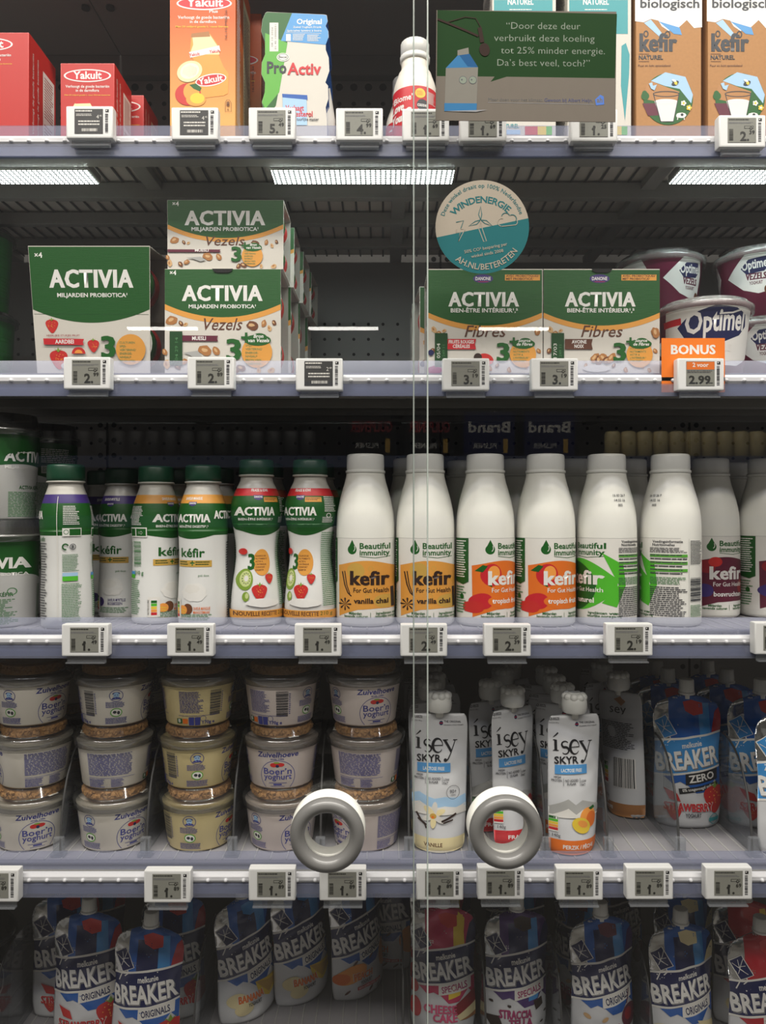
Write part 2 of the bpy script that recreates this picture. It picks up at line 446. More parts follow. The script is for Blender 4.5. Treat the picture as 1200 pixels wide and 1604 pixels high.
# surfaces that artwork is laid on
def onfront(y): return lambda u, v, d: (u, y - d, v)
def onside(x, y0): return lambda u, v, d: (x + d, y0 + u, v)      # the face that looks towards +x
def onround(rf, R): 
    def f(u, v, d):
        a = u / R; r = rf(v) + d
        return (r * math.sin(a), -r * math.cos(a), v)
    return f
def interp(tab):
    """(z, r) table to a smooth-ish function"""
    def f(z):
        if z <= tab[0][0]: return tab[0][1]
        for (a, b), (c, d) in zip(tab, tab[1:]):
            if z <= c: t = (z - a) / (c - a); return b + (d - b) * t
        return tab[-1][1]
    return f
def dense(tab, n=40):
    """the table rounded by a Catmull-Rom curve through its points"""
    out = []
    for i in range(len(tab) - 1):
        p0 = tab[max(0, i - 1)]; p1 = tab[i]; p2 = tab[i + 1]; p3 = tab[min(len(tab) - 1, i + 2)]
        m = max(1, n // (len(tab) - 1))
        for j in range(m):
            t = j / m
            r = .5 * (2 * p1[1] + (p2[1] - p0[1]) * t + (2 * p0[1] - 5 * p1[1] + 4 * p2[1] - p3[1]) * t * t + (3 * p1[1] - p0[1] - 3 * p2[1] + p3[1]) * t ** 3)
            out.append((p1[0] + (p2[0] - p1[0]) * t, r))
    return out + [tab[-1]]
# ------------------------------------------------------------------ the setting
BACK = 1.25
def plane_part(name, pts, mat):
    p = Part(); v = [p.bm.verts.new(q) for q in pts]; p.face(v, mat); return structure(p.build(name))
p = Part(); p.box(-4, 4, -7, .70, -.05, 0, 'floor_tile'); structure(p.build('floor'))
# back panel of the cooler with its punched holes
p = Part(); p.box(-.95, .95, BACK, BACK + .02, EYE - .85, EYE + .70, 'panel_back')
p.box(-.95, .95, BACK - .012, BACK + .02, EYE + .703, EYE + .735, 'panel_back')
def disc(p, x, z, r, y=BACK - .0004):
    p.face([p.bm.verts.new((x + r * math.cos(-a * PI / 5), y, z + r * math.sin(-a * PI / 5))) for a in range(10)], 'hole_black')
st = .0237
for i in range(-32, 33):
    x = i * st
    for zr, r in ((.690, .0062), (.663, .0037), (.640, .0037)): disc(p, x + (st / 2 if False else 0), EYE + zr, r)
    for k in range(3): disc(p, x, EYE + .256 + .0245 * k, .0026)
    for k in range(9): disc(p, x, EYE - .06 + .0245 * k, .0026)
for px in (168, 690, 1080):
    x = X(px, BACK); p.box(x - .0015, x + .0015, BACK - .0008, BACK, EYE - .85, EYE + .70, 'hole_black')
    for s in (-1, 1):
        for k in range(40): disc(p, x + s * .011, EYE - .3 + .0245 * k, .0042, BACK - .0006)
structure(p.build('wall_back'))
# hood of the cooler, two dark sheets meeting in a seam
p = Part()
p.box(-.95, -.4235, .80, BACK, EYE + .736, EYE + .756, 'panel_dark'); p.box(-.4215, .95, .80, BACK, EYE + .736, EYE + .756, 'panel_dark')
for x in (-.425, -.405): p.lathe([(.006, EYE + .732), (.006, EYE + .737)], 'metal_dark', 10, x - .008 if x < -.42 else x + .008, 1.12)
structure(p.build('ceiling'))
p = Part(); p.box(-.97, -.95, .80, BACK + .02, EYE - .95, EYE + .756, 'panel_back'); structure(p.build('wall_left'))
p = Part(); p.box(.95, .97, .80, BACK + .02, EYE - .95, EYE + .756, 'panel_back'); structure(p.build('wall_right'))

# ------------------------------------------------------------------ shelves
LIP = {1: EYE + .388, 2: EYE + .127, 3: EYE - .158, 4: EYE - .418}
DECK = {1: EYE + .416, 2: EYE + .155, 3: EYE - .130, 4: EYE - .387, 5: EYE - .68}
def rail(parent, zb, y0=.842):
    p = Part()
    p.extrude_x([(y0 + .012, zb + .041), (y0 + .014, zb + .041), (y0 + .005, zb + .021), (y0 + .003, zb + .021)], -.93, .93, 'clear_strip')
    p.build('clear_guard', parent, True)
    p = Part()
    p.extrude_x([(y0 + .006, zb + .013), (y0 - .001, zb + .013), (y0 - .003, zb + .016), (y0 - .003, zb + .020), (y0 - .001, zb + .023), (y0 + .006, zb + .023)], -.93, .93, 'rail_white')
    for i in range(-45, 46): p.blob((i * .0195 + .004, y0 - .0035, zb + .0165), .0022, 'rail_white', 2, 0)
    p.build('price_rail', parent, True)
    p = Part(); p.box(-.93, .93, y0, y0 + .004, zb, zb + .0128, 'rail_blue', .0008); p.build('front_edge', parent, True)
    p = Part(); p.extrude_x([(y0 - .006, zb - .001), (y0 - .0048, zb - .001), (y0 - .0028, zb + .0128), (y0 - .004, zb + .0128)], -.93, .93, 'clear_strip'); p.build('label_strip', parent, True)
def shelf(n, label, rear=1.235):
    root = empty('wire_shelf'); root.location = (0, 0, 0); zd, zb = DECK[n], LIP[n]
    p = Part(); p.box(-.93, .93, .852, rear, zd - .0024, zd - .0012, 'deck_mat'); p.box(-.93, .93, .853, rear - .001, zd - .0036, zd - .0025, 'deck_under')
    for i in range(-51, 52):
        x = i * .018
        p.tube([(x, .858, zd - .0012), (x, rear, zd - .0012)], .0011, 'deck_wire', 6)
        p.tube([(x, .858, zd - .0050), (x, rear, zd - .0050)], .0014, 'metal_dark', 6)
    p.build('wire_grate', root)
    p = Part(); p.box(-.93, .93, .846, .868, zb + .001, zd - .0065, 'metal_grey', .001); p.build('front_beam', root)
    for k, (ya, sh) in enumerate(((.955, -.03), (1.05, .04), (1.15, 0))):
        p = Part(); p.box(-.93, .93, ya, ya + .012, zb + .002 + .003 * k, zd - .0066, 'metal_grey', .001)
        p.build('cross_bar', root)
    for x in (-.585, -.284, .02, .329, .63):
        p = Part(); p.box(x - .009, x + .009, .868, rear, zb + .012, zd - .0068, 'metal_grey', .001); p.build('brace', root)
    rail(root, zb)
    return tag(root, label, 'shelf')
shelf(1, 'topmost wire shelf, carrying the red, orange and kraft cartons, with lamps under it')
shelf(2, 'second wire shelf down, carrying the green four-packs and the maroon tubs')
shelf(3, 'third wire shelf down, carrying the drink bottles with green and white caps')
shelf(4, 'fourth wire shelf down, carrying granola cups and standing pouches')
root = empty('bottom_deck')
p = Part(); p.box(-.93, .93, .80, 1.24, DECK[5] - .012, DECK[5] - .0012, 'deck_mat')
for i in range(-51, 52): p.tube([(i * .018, .80, DECK[5] - .0012), (i * .018, 1.24, DECK[5] - .0012)], .0011, 'deck_wire', 6)
p.build('wire_grate', root)
p = Part(); p.box(-.93, .93, .80, BACK - .015, 0, DECK[5] - .012, 'panel_dark'); p.build('plinth', root)
tag(root, 'bottom deck of the cooler under the lowest row of pouches', 'shelf')

# ------------------------------------------------------------------ lamps under the top shelf
for x0, x1, lab in ((-90, 145, 'white LED strip lamp above the strawberry four-pack'), (425, 712, 'white LED strip lamp above the empty place on the second shelf'),
                    (1060, 1300, 'white LED strip lamp above the maroon tubs')):
    a, b = X(x0, .88), X(x1, .88); r = empty('strip_lamp'); r.location = ((a + b) / 2, .888, LIP[1] - .0015); w = (b - a) / 2
    q = Part(); q.box(-w, w, -.019, .019, .002, .010, 'metal_grey', .001); q.build('housing', r)
    q = Part(); q.box(-w + .001, w - .001, -.0175, .0175, 0, .0021, 'plastic_white'); q.face([q.bm.verts.new((x_, y_, -.0002)) for x_, y_ in ((-w + .001, .0175), (w - .001, .0175), (w - .001, -.0175), (-w + .001, -.0175))], 'led_diffuser'); q.build('diffuser', r)
    tag(r, lab, 'lamp', 'strip lamps under the top shelf')
# luminaires of the shop far behind the viewer, mirrored in the panes
for px in (255, 538, 805):
    r = empty('ceiling_lamp'); D = 7.3; r.location = (X(px, D), 2 * .765 - D, EYE + 1.75)
    q = Part(); q.box(-.34, .34, -.04, .04, .0, .04, 'metal_grey', .005); q.build('housing', r)
    m, nt, b = new_mat('tube_light'); b.inputs['Emission Color'].default_value = (1, .97, .9, 1); b.inputs['Emission Strength'].default_value = 14; MATS['tube_light'] = m
    q = Part(); q.box(-.33, .33, -.03, .03, -.02, 0, 'tube_light', .004); q.build('tube', r)
    tag(r, 'shop ceiling lamp seen mirrored in the glass doors', 'lamp', 'ceiling lamps of the shop')

# ------------------------------------------------------------------ glass doors with ring handles
GY = .762
def door(x0, x1, edge, hx, hy, label, gy):
    r = empty('glass_door'); r.location = ((x0 + x1) / 2, gy, EYE - .75)
    w = (x1 - x0) / 2
    q = Part(); q.box(-w, w, 0, .005, 0, 1.55, 'pane_glass'); q.build('pane', r)
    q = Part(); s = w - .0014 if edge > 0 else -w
    q.box(s, s + .0014, -.0005, .0055, 0, 1.55, 'pane_edge'); q.build('edge_highlight', r)  # pale strip added to paint the bright highlight along the pane's edge
    hy_ = gy - .022; hxw, hz = X(hx, hy_), Z(hy, hy_)
    h = Part(); R, t = .0288, .0071
    prof = [(R + t * math.cos(a), 1.15 * t * math.sin(a)) for a in [2 * PI * i / 16 for i in range(16)]]
    def tor(pp, prof, mat, seg=64):
        rg = [[pp.bm.verts.new((rr * math.cos(2 * PI * i / seg), yy, rr * math.sin(2 * PI * i / seg))) for rr, yy in prof] for i in range(seg)]
        for i in range(seg):
            for k in range(len(prof)):
                j, l = (i + 1) % seg, (k + 1) % len(prof); pp.face([rg[i][k], rg[j][k], rg[j][l], rg[i][l]], mat, True)
    tor(h, prof, 'ring_grey'); o = h.build('ring_handle', r, True); o.location = (hxw - r.location.x, -.022, hz - r.location.z); o['label'] = 'grey ring handle'
    h = Part(); tor(h, [(.0364, 0), (.0364, -.012), (.0345, -.0155), (.0225, -.0155), (.021, -.012), (.021, 0)], 'plastic_white')
    b = h.build('handle_base', o, True); b.location = (0, .0219, 0); b['label'] = 'white ring behind the grey handle'
    return tag(r, label, 'door')
door(-.72, X(671, GY), 1, 512.6, 1307.7, 'glass door with a grey ring handle in front of the granola cups', GY)
door(X(647, GY + .009), .76, -1, 792.6, 1302.7, 'glass door with a grey ring handle in front of the white skyr pouches', GY + .009)

# ------------------------------------------------------------------ stickers on the glass
SY = GY + .0084
k = SY / F / 2.2222
a = Art(363, 230, k)
q = Part(); q.box(X(683, SY) - X(824, SY), X(965, SY) - X(824, SY), 0, .0005, Z(190, SY) - Z(103.5, SY), Z(17, SY) - Z(103.5, SY), 'signgrey')
a.poly('signgreen', [(53, 38), (678, 46), (673, 270), (296, 268), (240, 286), (254, 268), (53, 268)])
a.poly('signgrey', [(53, 268), (254, 268), (240, 286), (296, 268), (673, 270), (672, 422), (53, 422)])
for t, x, y, w in (('“Door deze deur', 422, 101, 258), ('verbruikt deze koeling', 426, 144, 350), ('tot 25% minder energie.', 456, 187, 362), ('Da’s best veel, toch?”', 424, 230, 322)):
    a.text('signtext', t, x, y, 23, w, bold=-.006)
a.text('screendark', 'Meer doen voor het klimaat.', 328, 354, 12, 190, bold=-.005)
a.text('navy', 'Gewoon bij Albert Heijn.', 512, 354, 12, 168, bold=.008); a.line('grey', [(232, 358), (600, 362)], 1.2)
a.poly('blue', [(604, 345), (622, 328), (634, 334), (636, 362), (608, 365)]); a.text('signgrey', 'ah', 620, 355, 17, 20, bold=.03)
a.poly('cartgrey', [(84, 240), (196, 236), (192, 386), (80, 390)]); a.poly('cartsky', [(84, 240), (128, 192), (160, 196), (196, 236)]); a.poly('cartblue', [(128, 192), (166, 190), (196, 236), (160, 234)])
a.poly('cartgrey', [(124, 178), (162, 168), (164, 190), (124, 196)]); a.poly('cartsky', [(80, 362), (193, 362), (192, 386), (80, 390)])
for x in (144, 178): a.ell('signtext', x, 281, 13); a.ring('ink', x, 281, 13, 1.6); a.ell('ink', x - 4, 280, 3)
a.line('cartdark', [(54, 70), (90, 84), (150, 108), (196, 128)], 7); a.line('cartdark', [(90, 80), (150, 62), (186, 66), (206, 100)], 3); a.line('cartdark', [(200, 98), (210, 150)], 14)
a.ell('cartdark', 218, 175, 18, 23, rot=.2); a.poly('grey', [(82, 390), (190, 386), (230, 384), (190, 392)])
q.art(a, onfront(0))
o = q.build('door_notice'); o.location = (X(824, SY), SY, Z(103.5, SY)); o.rotation_euler = (0, math.radians(.5), 0)
tag(o, 'green and grey notice with a milk carton stuck on the glass', 'sign')
k = SY / F / 2.7273; a = Art(912, 292, k)
q = Part(); R = 200 * k
cv = [q.bm.verts.new((R * math.cos(t), .0005 - .0005 * 0, R * math.sin(t))) for t in [-2 * PI * i / 64 for i in range(64)]]
cb = [q.bm.verts.new((v.co.x, .0005, v.co.z)) for v in cv]
for v in cv: v.co.y = 0
q.face(cv, 'stickbeige'); q.face(list(reversed(cb)), 'stickbeige')
for i in range(64): q.face([cv[i], cv[(i + 1) % 64], cb[(i + 1) % 64], cb[i]], 'stickbeige')
t0, t1 = math.atan2(292 - 337, 717 - 912), math.atan2(292 - 255, 1108 - 912)
a.poly('stickteal', [(912 + 200 * math.cos(t), 292 - 200 * math.sin(t)) for t in [(t0 + (t1 - t0) * i / 40) for i in range(41)]])
a.arctext('stickteal', 'Deze winkel draait op 100% Nederlandse', 912, 292, 168, 17, PI / 2 + .02, .005, 1.02)
a.arctext('stickteal', 'WINDENERGIE', 912, 340, 152, 27, PI / 2 + .06, .02, .94)
for t in (PI / 2, PI / 2 + 2 * PI / 3 - .05, PI / 2 - 2 * PI / 3 + .05):
    c0, s0 = math.cos(t), math.sin(t); L = 58
    a.line('stickbeige' if s0 < 0 and c0 < -.9 else 'stickteal', [(905, 262), (905 + c0 * L * .4 - s0 * 9, 262 - s0 * L * .4 - c0 * 9), (905 + c0 * L, 262 - s0 * L), (905 + c0 * L * .4 + s0 * 5, 262 - s0 * L * .4 + c0 * 5), (905, 262)], 3)
a.line('stickbeige', [(905, 262), (897, 300), (918, 355), (930, 353), (912, 300), (905, 262)], 3)
a.line('stickteal', [(800, 272), (832, 265), (820, 300)], 3); a.line('stickbeige', [(820, 300), (838, 302), (810, 355), (818, 312), (800, 316), (802, 300)], 3)
for x, y, r, s, e in ((995, 272, 17, 1.2, 4.6), (1012, 250, 18, .4, 2.9), (1040, 258, 18, -.6, 2.1), (1050, 272, 12, -1.6, .8)): a.ring('stickbeige' if y > 265 else 'stickteal', x, y, r, 3, 12, s, e)
a.line('stickbeige', [(995, 290), (1050, 284)], 3)
a.text('stickbeige', '50% CO² besparing per', 928, 388, 13, 186, bold=.008, rot=.19); a.text('stickbeige', 'winkel sinds 2008', 934, 412, 13, 140, bold=.008, rot=.19)
a.arctext('stickbeige', 'AH.NL/BETERETEN', 912, 292, 183, 25, -PI / 2 + .14, .012, 1.0, True)
q.art(a, lambda u, v, d: (u, -d, v), .02, .02)
o = q.build('door_sticker'); o.location = (X(755.5, SY), SY, Z(355.5, SY)); tag(o, 'round beige and teal windmill sticker on the glass above the green four-packs', 'sticker')

# ------------------------------------------------------------------ electronic price tags
def price_tag(shelf_n, pxc, pyc, euro, cents, label, dark=False, bonus=False, small=False):
    r = empty('price_tag'); Y = .826; r.location = (X(pxc, Y), Y, Z(pyc, Y)); W, H = .0252, .0172
    q = Part(); q.box(-W, W, 0, .012, -H, H, 'plastic_tag', .0016)
    a = Art(140, 755, .0504 / 280)
    a.rect('black', 236, 680, 256, 698); a.rect('white', 240, 684, 246, 690); a.barcode('prn', 234, 706, 252, 822, seed=pxc, vert=False)
    q.art(a, onfront(0)); q.build('case', r, True)
    q = Part(); q.box(-.0158, .0146, -.0004, .0002, -.0125, .0138, 'screendark' if dark else 'screen')
    a = Art(140, 755, .0504 / 280); ink = 'offwhite' if dark else 'screenink'
    if bonus:
        a.rect('dorange', 54, 682, 220, 728); a.text('white', '2 voor', 137, 712, 24, bold=.02); a.lines('prn', 58, 734, 214, 752, 2, seed=3)
        a.text(ink, euro + '.' + cents, 132, 812, 46, 130, bold=.05); a.lines(ink, 185, 806, 218, 816, 1, seed=2)
    elif dark:
        a.lines(ink, 58, 686, 180, 704, 1, .7, seed=pxc); a.text(ink, euro, 190, 736, 22); a.text(ink, cents, 208, 724, 10)
        a.lines(ink, 62, 708, 165, 724, 2, seed=pxc + 1); a.lines(ink, 75, 748, 205, 784, 2, .6, seed=pxc + 4, ragged=.05); a.barcode('offwhite', 95, 795, 190, 812, seed=pxc)
    else:
        a.lines(ink, 58, 686, 180, 700, 1, .7, seed=pxc); a.lines('grey', 58, 704, 214, 716, 2, .5, seed=pxc + 1)
        a.barcode(ink, 60, 745, 84, 815, seed=pxc + 2, vert=False); a.rect(ink, 150, 726, 205, 742); a.rect('screen', 153, 729, 202, 740); a.ell(ink, 190, 740, 9); a.ell('screen', 190, 740, 4)
        a.text(ink, euro + '.', 152, 814, 52, bold=.04); euro == '1' and a.poly(ink, [(138, 762), (146, 762), (146, 774), (127, 786), (124, 777)]); a.text(ink, cents, 196, 775, 21, 32, bold=.02)
    q.art(a, onfront(-.0004)); q.build('screen', r)
    q = Part(); q.box(-.021, .021, .005, .0065, -H - .008, -H + .001, 'clear_clip'); q.box(-.021, .021, .0, .006, -H - .008, -H - .0066, 'clear_clip'); q.build('clip', r)
    return tag(r, label, 'price tag', 'price tags on the shelf edges')
for d in (
 (1, 140, 191, '4', '45', 'dark-screened price tag below the small red drink box', True), (1, 305, 193, '4', '45', 'dark-screened price tag below the orange drink box', True),
 (1, 426, 193, '5', '49', 'white price tag reading 5.49 below the green and blue multipack'), (1, 563, 194, '4', '99', 'white price tag reading 4.99 between the blue multipack and the red-labelled bottle'),
 (1, 667, 195, '1', '69', 'white price tag behind the glass edges on the top shelf'), (1, 757, 196, '1', '69', 'white price tag reading 1.69 under the green notice'),
 (1, 931, 196, '1', '25', 'white price tag reading 1.25 under the corner of the green notice'), (1, 1163, 205, '2', '39', 'white price tag reading 2.39 below the kraft cartons'),
 (2, 136, 584, '2', '99', 'white price tag reading 2.99 below the strawberry four-pack'), (2, 330, 584, '2', '89', 'white price tag reading 2.89 below the muesli four-pack'),
 (2, 500, 586, '2', '89', 'dark-screened price tag below the empty place on the second shelf', True), (2, 730, 586, '3', '19', 'white price tag reading 3.19 below the red-fruit four-pack'),
 (2, 869, 586, '3', '19', 'white price tag reading 3.19 below the oat and walnut four-pack'), (2, 1098, 586, '2', '99', 'price tag reading 2.99 on an orange promotion card', False, True),
 (3, 133, 1003, '1', '49', 'white price tag reading 1.49 below the purple-collared green bottle'), (3, 298, 1003, '1', '49', 'white price tag reading 1.49 below the orange-collared green bottles'),
 (3, 498, 1003, '1', '49', 'white price tag reading 1.49 below the strawberry kiwi bottle'), (3, 664, 1003, '2', '49', 'white price tag reading 2.49 behind the glass edges, third shelf'),
 (3, 795, 1003, '2', '39', 'white price tag reading 2.39 below the tropical fruit bottles'), (3, 986, 1002, '2', '19', 'white price tag reading 2.19 below the two bottles turned to their back print'),
 (3, 1219, 1000, '2', '39', 'price tag cut by the picture edge, third shelf'),
 (4, -8, 1388, '1', '89', 'price tag cut by the picture edge below the first granola cups'), (4, 262, 1389, '1', '89', 'white price tag reading 1.89 below the second and third granola cups'),
 (4, 426, 1386, '1', '89', 'white price tag reading 1.89 below the fourth granola cups'), (4, 537, 1386, '1', '89', 'white price tag reading 1.89 just under the ring handle at the granola cups'),
 (4, 689, 1385, '1', '89', 'white price tag reading 1.89 behind the glass edges, below the vanilla pouch'), (4, 785, 1384, '1', '89', 'white price tag reading 1.89 just under the ring handle at the skyr pouches'),
 (4, 908, 1385, '1', '89', 'white price tag reading 1.89 below the peach pouch'), (4, 1018, 1384, '1', '89', 'white price tag reading 1.89 below the brown-banded pouch lying on its side edge'),
 (4, 1142, 1384, '1', '69', 'white price tag reading 1.69 below the blue strawberry pouch')):
    price_tag(*d)
q = Part(); Y = .839; w, h = .0345, .0295
q.box(-w, w, 0, .0006, -h, h, 'bonus'); a = Art(954, 516, .069 / 215); a.text('white', 'BONUS', 954, 478, 30, 152, bold=.07); q.art(a, onfront(0))
o = q.build('promotion_card'); o.location = (X(1086, Y), Y, Z(572, Y)); tag(o, 'orange promotion card reading BONUS on the second shelf edge', 'sign')
# ------------------------------------------------------------------ cartons on the top shelf
D1, D2, D3, D4, D5 = (DECK[i] for i in (1, 2, 3, 4, 5))
def carton(name, w, h, d, mat, art=None, side_r=None, side_l=None, top=None, bevel=.0008):
    r = empty(name); q = Part(); q.box(-w / 2, w / 2, 0, d, 0, h, mat, bevel)
    if art: q.art(art, onfront(0))
    if side_r: q.art(side_r, onside(w / 2, 0))
    if side_l: q.art(side_l, lambda u, v, dd: (-w / 2 - dd, d - u, v))
    q.build('box', r)
    q = Part()
    q.extrude_x([(0, h), (d * .5, h + (.001 if not top else top)), (d, h)], -w / 2 + .001, w / 2 - .001, mat); q.build('top_flap', r, True)
    return r
def red_side(h, d):
    a = Art(0, 0, -.001); a.k = .001; a.by = h * 1000; H, D = h * 1000, d * 1000
    a.rect('paper', D * .5, H * .18, D * .93, H * .93); a.lines('dred', D * .55, H * .22, D * .9, H * .6, 12, seed=4); a.lines('dred', D * .55, H * .65, D * .9, H * .9, 6, seed=5)
    for i in range(2):
        a.text('paper', 'Verhoogt de goede bacteriën', D * (.17 + .17 * i), H * .5, 4, H * .72, rot=PI / 2)
    return a
def red_art(cx, tall=False):
    a = Art(cx, 654, .875 / F / 2.857); y = -140 if tall else 0
    def logo(x, yy, s): a.ell('white', x, yy, 106 * s, 29 * s, 36); a.ell('red', x, yy, 98 * s, 24 * s, 36); a.text('white', 'Yakult', x, yy + 14 * s, 32 * s, 128 * s, bold=.035)
    logo(cx, 338 + y, 1)
    a.text('white', 'Verhoogt de goede bacteriën', cx, 392 + y, 12, 196, bold=.01); a.text('white', 'in de darmflora', cx, 410 + y, 12, 104, bold=.01); a.text('yellow', 'Met 20 miljard goede L. casei Shirota bacteriën', cx, 428 + y, 6, 205)
    b = 470 + y
    a.poly('cream', [(cx - 55, b - 10), (cx + 10, b - 12), (cx + 40, b + 40), (cx + 24, b + 80), (cx + 42, b + 120), (cx + 38, b + 175), (cx - 80, b + 175), (cx - 84, b + 120), (cx - 66, b + 80), (cx - 84, b + 40)])
    a.poly('red', [(cx - 50, b - 22), (cx + 6, b - 24), (cx + 12, b - 8), (cx - 56, b - 6)])
    a.text('red', 'Yakult', cx - 22, b + 72, 14, 66, bold=.03, rot=.12); a.ell('red', cx - 20, b + 130, 62, 20, rot=.2); a.text('white', 'Yakult', cx - 20, b + 140, 20, 92, bold=.03, rot=.2)
    return a
def mk_red(tall):
    return lambda: carton('drink_carton', .0905 if tall else .0614, .1295 if tall else .0945, .072 if tall else .06, 'card_red', red_art(-48 if tall else 392, tall), red_side(.1295 if tall else .0945, .072 if tall else .06))
put('red_tall', mk_red(True), (X(-17, .875), .875, D1), 'tall red drink carton at the end of the top shelf, cut by the picture edge', 'carton')
put('red_small', mk_red(False), (X(137, .875), .875, D1), 'small red drink carton standing between the tall red one and the orange one', 'carton')
put('red_small', None, (X(137, .875) - .0035 + .016, .942, D1), 'red drink carton standing behind the small red one', 'carton')
def mk_orange():
    k = .875 / F / 2.857; a = Art(908, 654, k)
    a.ell('white', 915, 15, 124, 30, 36); a.ell('red', 915, 14, 116, 25, 36); a.text('white', 'Yakult', 917, 28, 36, 165, bold=.035); a.text('white', 'Plus', 957, 57, 14, 38, bold=.02)
    a.text('white', 'Verhoogt de goede bacteriën', 912, 84, 14, 230, bold=.015); a.text('white', 'in de darmflora', 910, 103, 13, 118, bold=.015); a.text('yellow', 'Met 20 miljard goede L. casei Shirota', 905, 123, 8, 236, bold=.01)
    a.poly('peach', [(858, 156), (940, 150), (984, 212), (980, 246), (1002, 300), (1024, 330), (1022, 418), (1002, 428), (900, 440), (880, 372), (895, 310), (850, 240)])
    a.poly('cream', [(862, 158), (938, 152), (980, 214), (984, 244), (850, 244), (866, 200)]); a.poly('nut', [(858, 150), (936, 140), (942, 164), (856, 168)])
    a.line('white', [(850, 246), (915, 232), (985, 216)], 26); a.text('red', 'Yakult', 872, 250, 13, 48, bold=.03, rot=.12); a.text('red', 'Yakult', 962, 236, 13, 48, bold=.03, rot=.1)
    a.ell('white', 945, 358, 70, 27, 36, rot=.18); a.ell('red', 945, 358, 65, 22, 36, rot=.18); a.text('white', 'Yakult', 945, 370, 27, 112, bold=.035, rot=.18)
    a.ell('straw', 843, 422, 58, 50, 28); a.ell('peach', 858, 410, 36, 40, 20); a.ell('peach', 878, 446, 44, 30, 24); a.ell('yellow', 884, 440, 32, 24, 18); a.poly('green', [(848, 380), (878, 374), (904, 394), (896, 410), (868, 398)])
    a.ell('cream', 850, 320, 58, 46, 28, rot=.4); a.ell('offwhite', 850, 318, 44, 34, 24, rot=.4)
    for i in range(9): a.line('cream', [(826 + i * 7, 292 + abs(4 - i) * 3), (820 + i * 7, 345 - abs(4 - i) * 3)], 2.5)
    a.text('brown', '8', 1022, 476, 20, bold=.02); a.text('brown', 'x', 1022, 494, 12); a.line('brown', [(1010, 460), (1010, 500), (1036, 500), (1036, 460), (1028, 448), (1016, 448), (1010, 460)], 1.6)
    a.text('brown', '16:15 MEI 26', 1018, 110, 10, 130, rot=PI / 2)
    s = Art(0, 220, .001); s.lines('white', 8, 30, 30, 190, 36, seed=8); s.rect('cream', 48, 20, 95, 195); s.lines('brown', 54, 30, 90, 180, 30, seed=9)
    return carton('drink_carton', .0748, .222, .098, 'card_orange', a, s)
put('orange', mk_orange, (X(317.5, .875), .875, D1), 'tall orange drink carton showing a peach and a small bottle', 'carton')
put('orange', None, (X(317.5, .875) + .012, .985, D1), 'orange drink carton standing behind the tall orange one', 'carton')
def mk_multi():
    k = .885 / F / 3.871; by = (802 - .416 / .885 * F) * 3.871; a = Art(279, by, k); r = empty('drink_multipack')
    def ox(x): return (x - 279) * k
    def oz(y): return (by - y) * k
    R = [(468, 92), (474, 130), (462, 158), (478, 190), (480, 226), (462, 262), (462, 300), (480, 350), (484, 430), (460, 500), (476, 520), (478, 600), (462, 650), (470, 740), (472, by)]
    L = [(95, 80), (78, 120), (70, 190), (92, 250), (94, 330), (74, 380), (72, 450), (94, 500), (92, 560), (74, 620), (90, 700), (90, by)]
    out = [(ox(x), oz(y)) for x, y in L[::-1]] + [(ox(x), oz(y)) for x, y in [(105, 72), (452, 88)]] + [(ox(x), oz(y)) for x, y in R]
    q = Part(); q.extrude_y(out, 0, .062, 'card_white', 'foil_blue')
    P = [(x, y) for x, y in R]
    a.poly('green', [(95, 82), (105, 74), (258, 80), (228, 262), (160, 640), (92, 740), (90, 700), (75, 620), (92, 560), (94, 500), (73, 450), (75, 380), (94, 330), (92, 250), (71, 190), (79, 120)])
    a.poly('lgreen', [(95, 200), (230, 262), (180, 560), (96, 660), (75, 620), (92, 560), (94, 500), (73, 450), (75, 380), (94, 330)])
    a.poly('sky', [(258, 80), (450, 90), (466, 94), (473, 130), (461, 158), (477, 190), (478, 226), (462, 272), (190, 248)])
    a.rect('offwhite', 122, 138, 175, 312); a.text('ink', '08 10 2026', 142, 225, 9, 120, rot=PI / 2); a.text('ink', '01 40 10000031', 162, 225, 9, 150, rot=PI / 2)
    a.text('white', 'Original', 362, 146, 30, 152, bold=.03); a.text('white', 'Zuivel Yoghurt Drank', 350, 170, 11, 172, bold=.01); a.text('white', 'Spécialité laitière à boire', 332, 192, 11, 210, bold=.01); a.line('white', [(222, 198), (434, 204)], 2)
    a.rect('white', 222, 208, 250, 250); a.lines('white', 262, 208, 340, 250, 4, seed=3); a.lines('white', 350, 212, 432, 254, 4, seed=5)
    a.ell('white', 203, 348, 38, 26); a.ell('green', 203, 347, 33, 21); a.ell('white', 203, 347, 30, 18); a.text('ink', 'Becel', 203, 354, 15, 48, bold=.02)
    a.text('ink', 'Pro', 165, 444, 68, 118, bold=.03); a.text('red', 'Activ', 332, 452, 68, 205, bold=.03)
    a.poly('lblue', [(200, 590), (346, 606), (350, 760), (205, 760)]); a.poly('blue', [(198, 570), (350, 578), (352, 606), (200, 592)])
    a.text('red', 'Verlaagt', 274, 672, 32, 112, bold=.03); a.text('red', 'cholesterol', 300, 708, 32, 165, bold=.03); a.text('ink', 'op natuurlijke manier', 330, 734, 20, 180, bold=.01)
    q.art(a, onfront(0)); q.build('sleeve', r, True)
    for dx in (-.026, .026):
        q = Part(); q.lathe([(.020, 0), (.0205, .05), (.014, .09), (.014, .105)], 'plastic_white', 24, dx * .9, .031); q.build('bottle', r)
    return r
put('multi', mk_multi, (X(463, .885), .885, D1), 'green, blue and white drink multipack with scalloped edges', 'multipack')
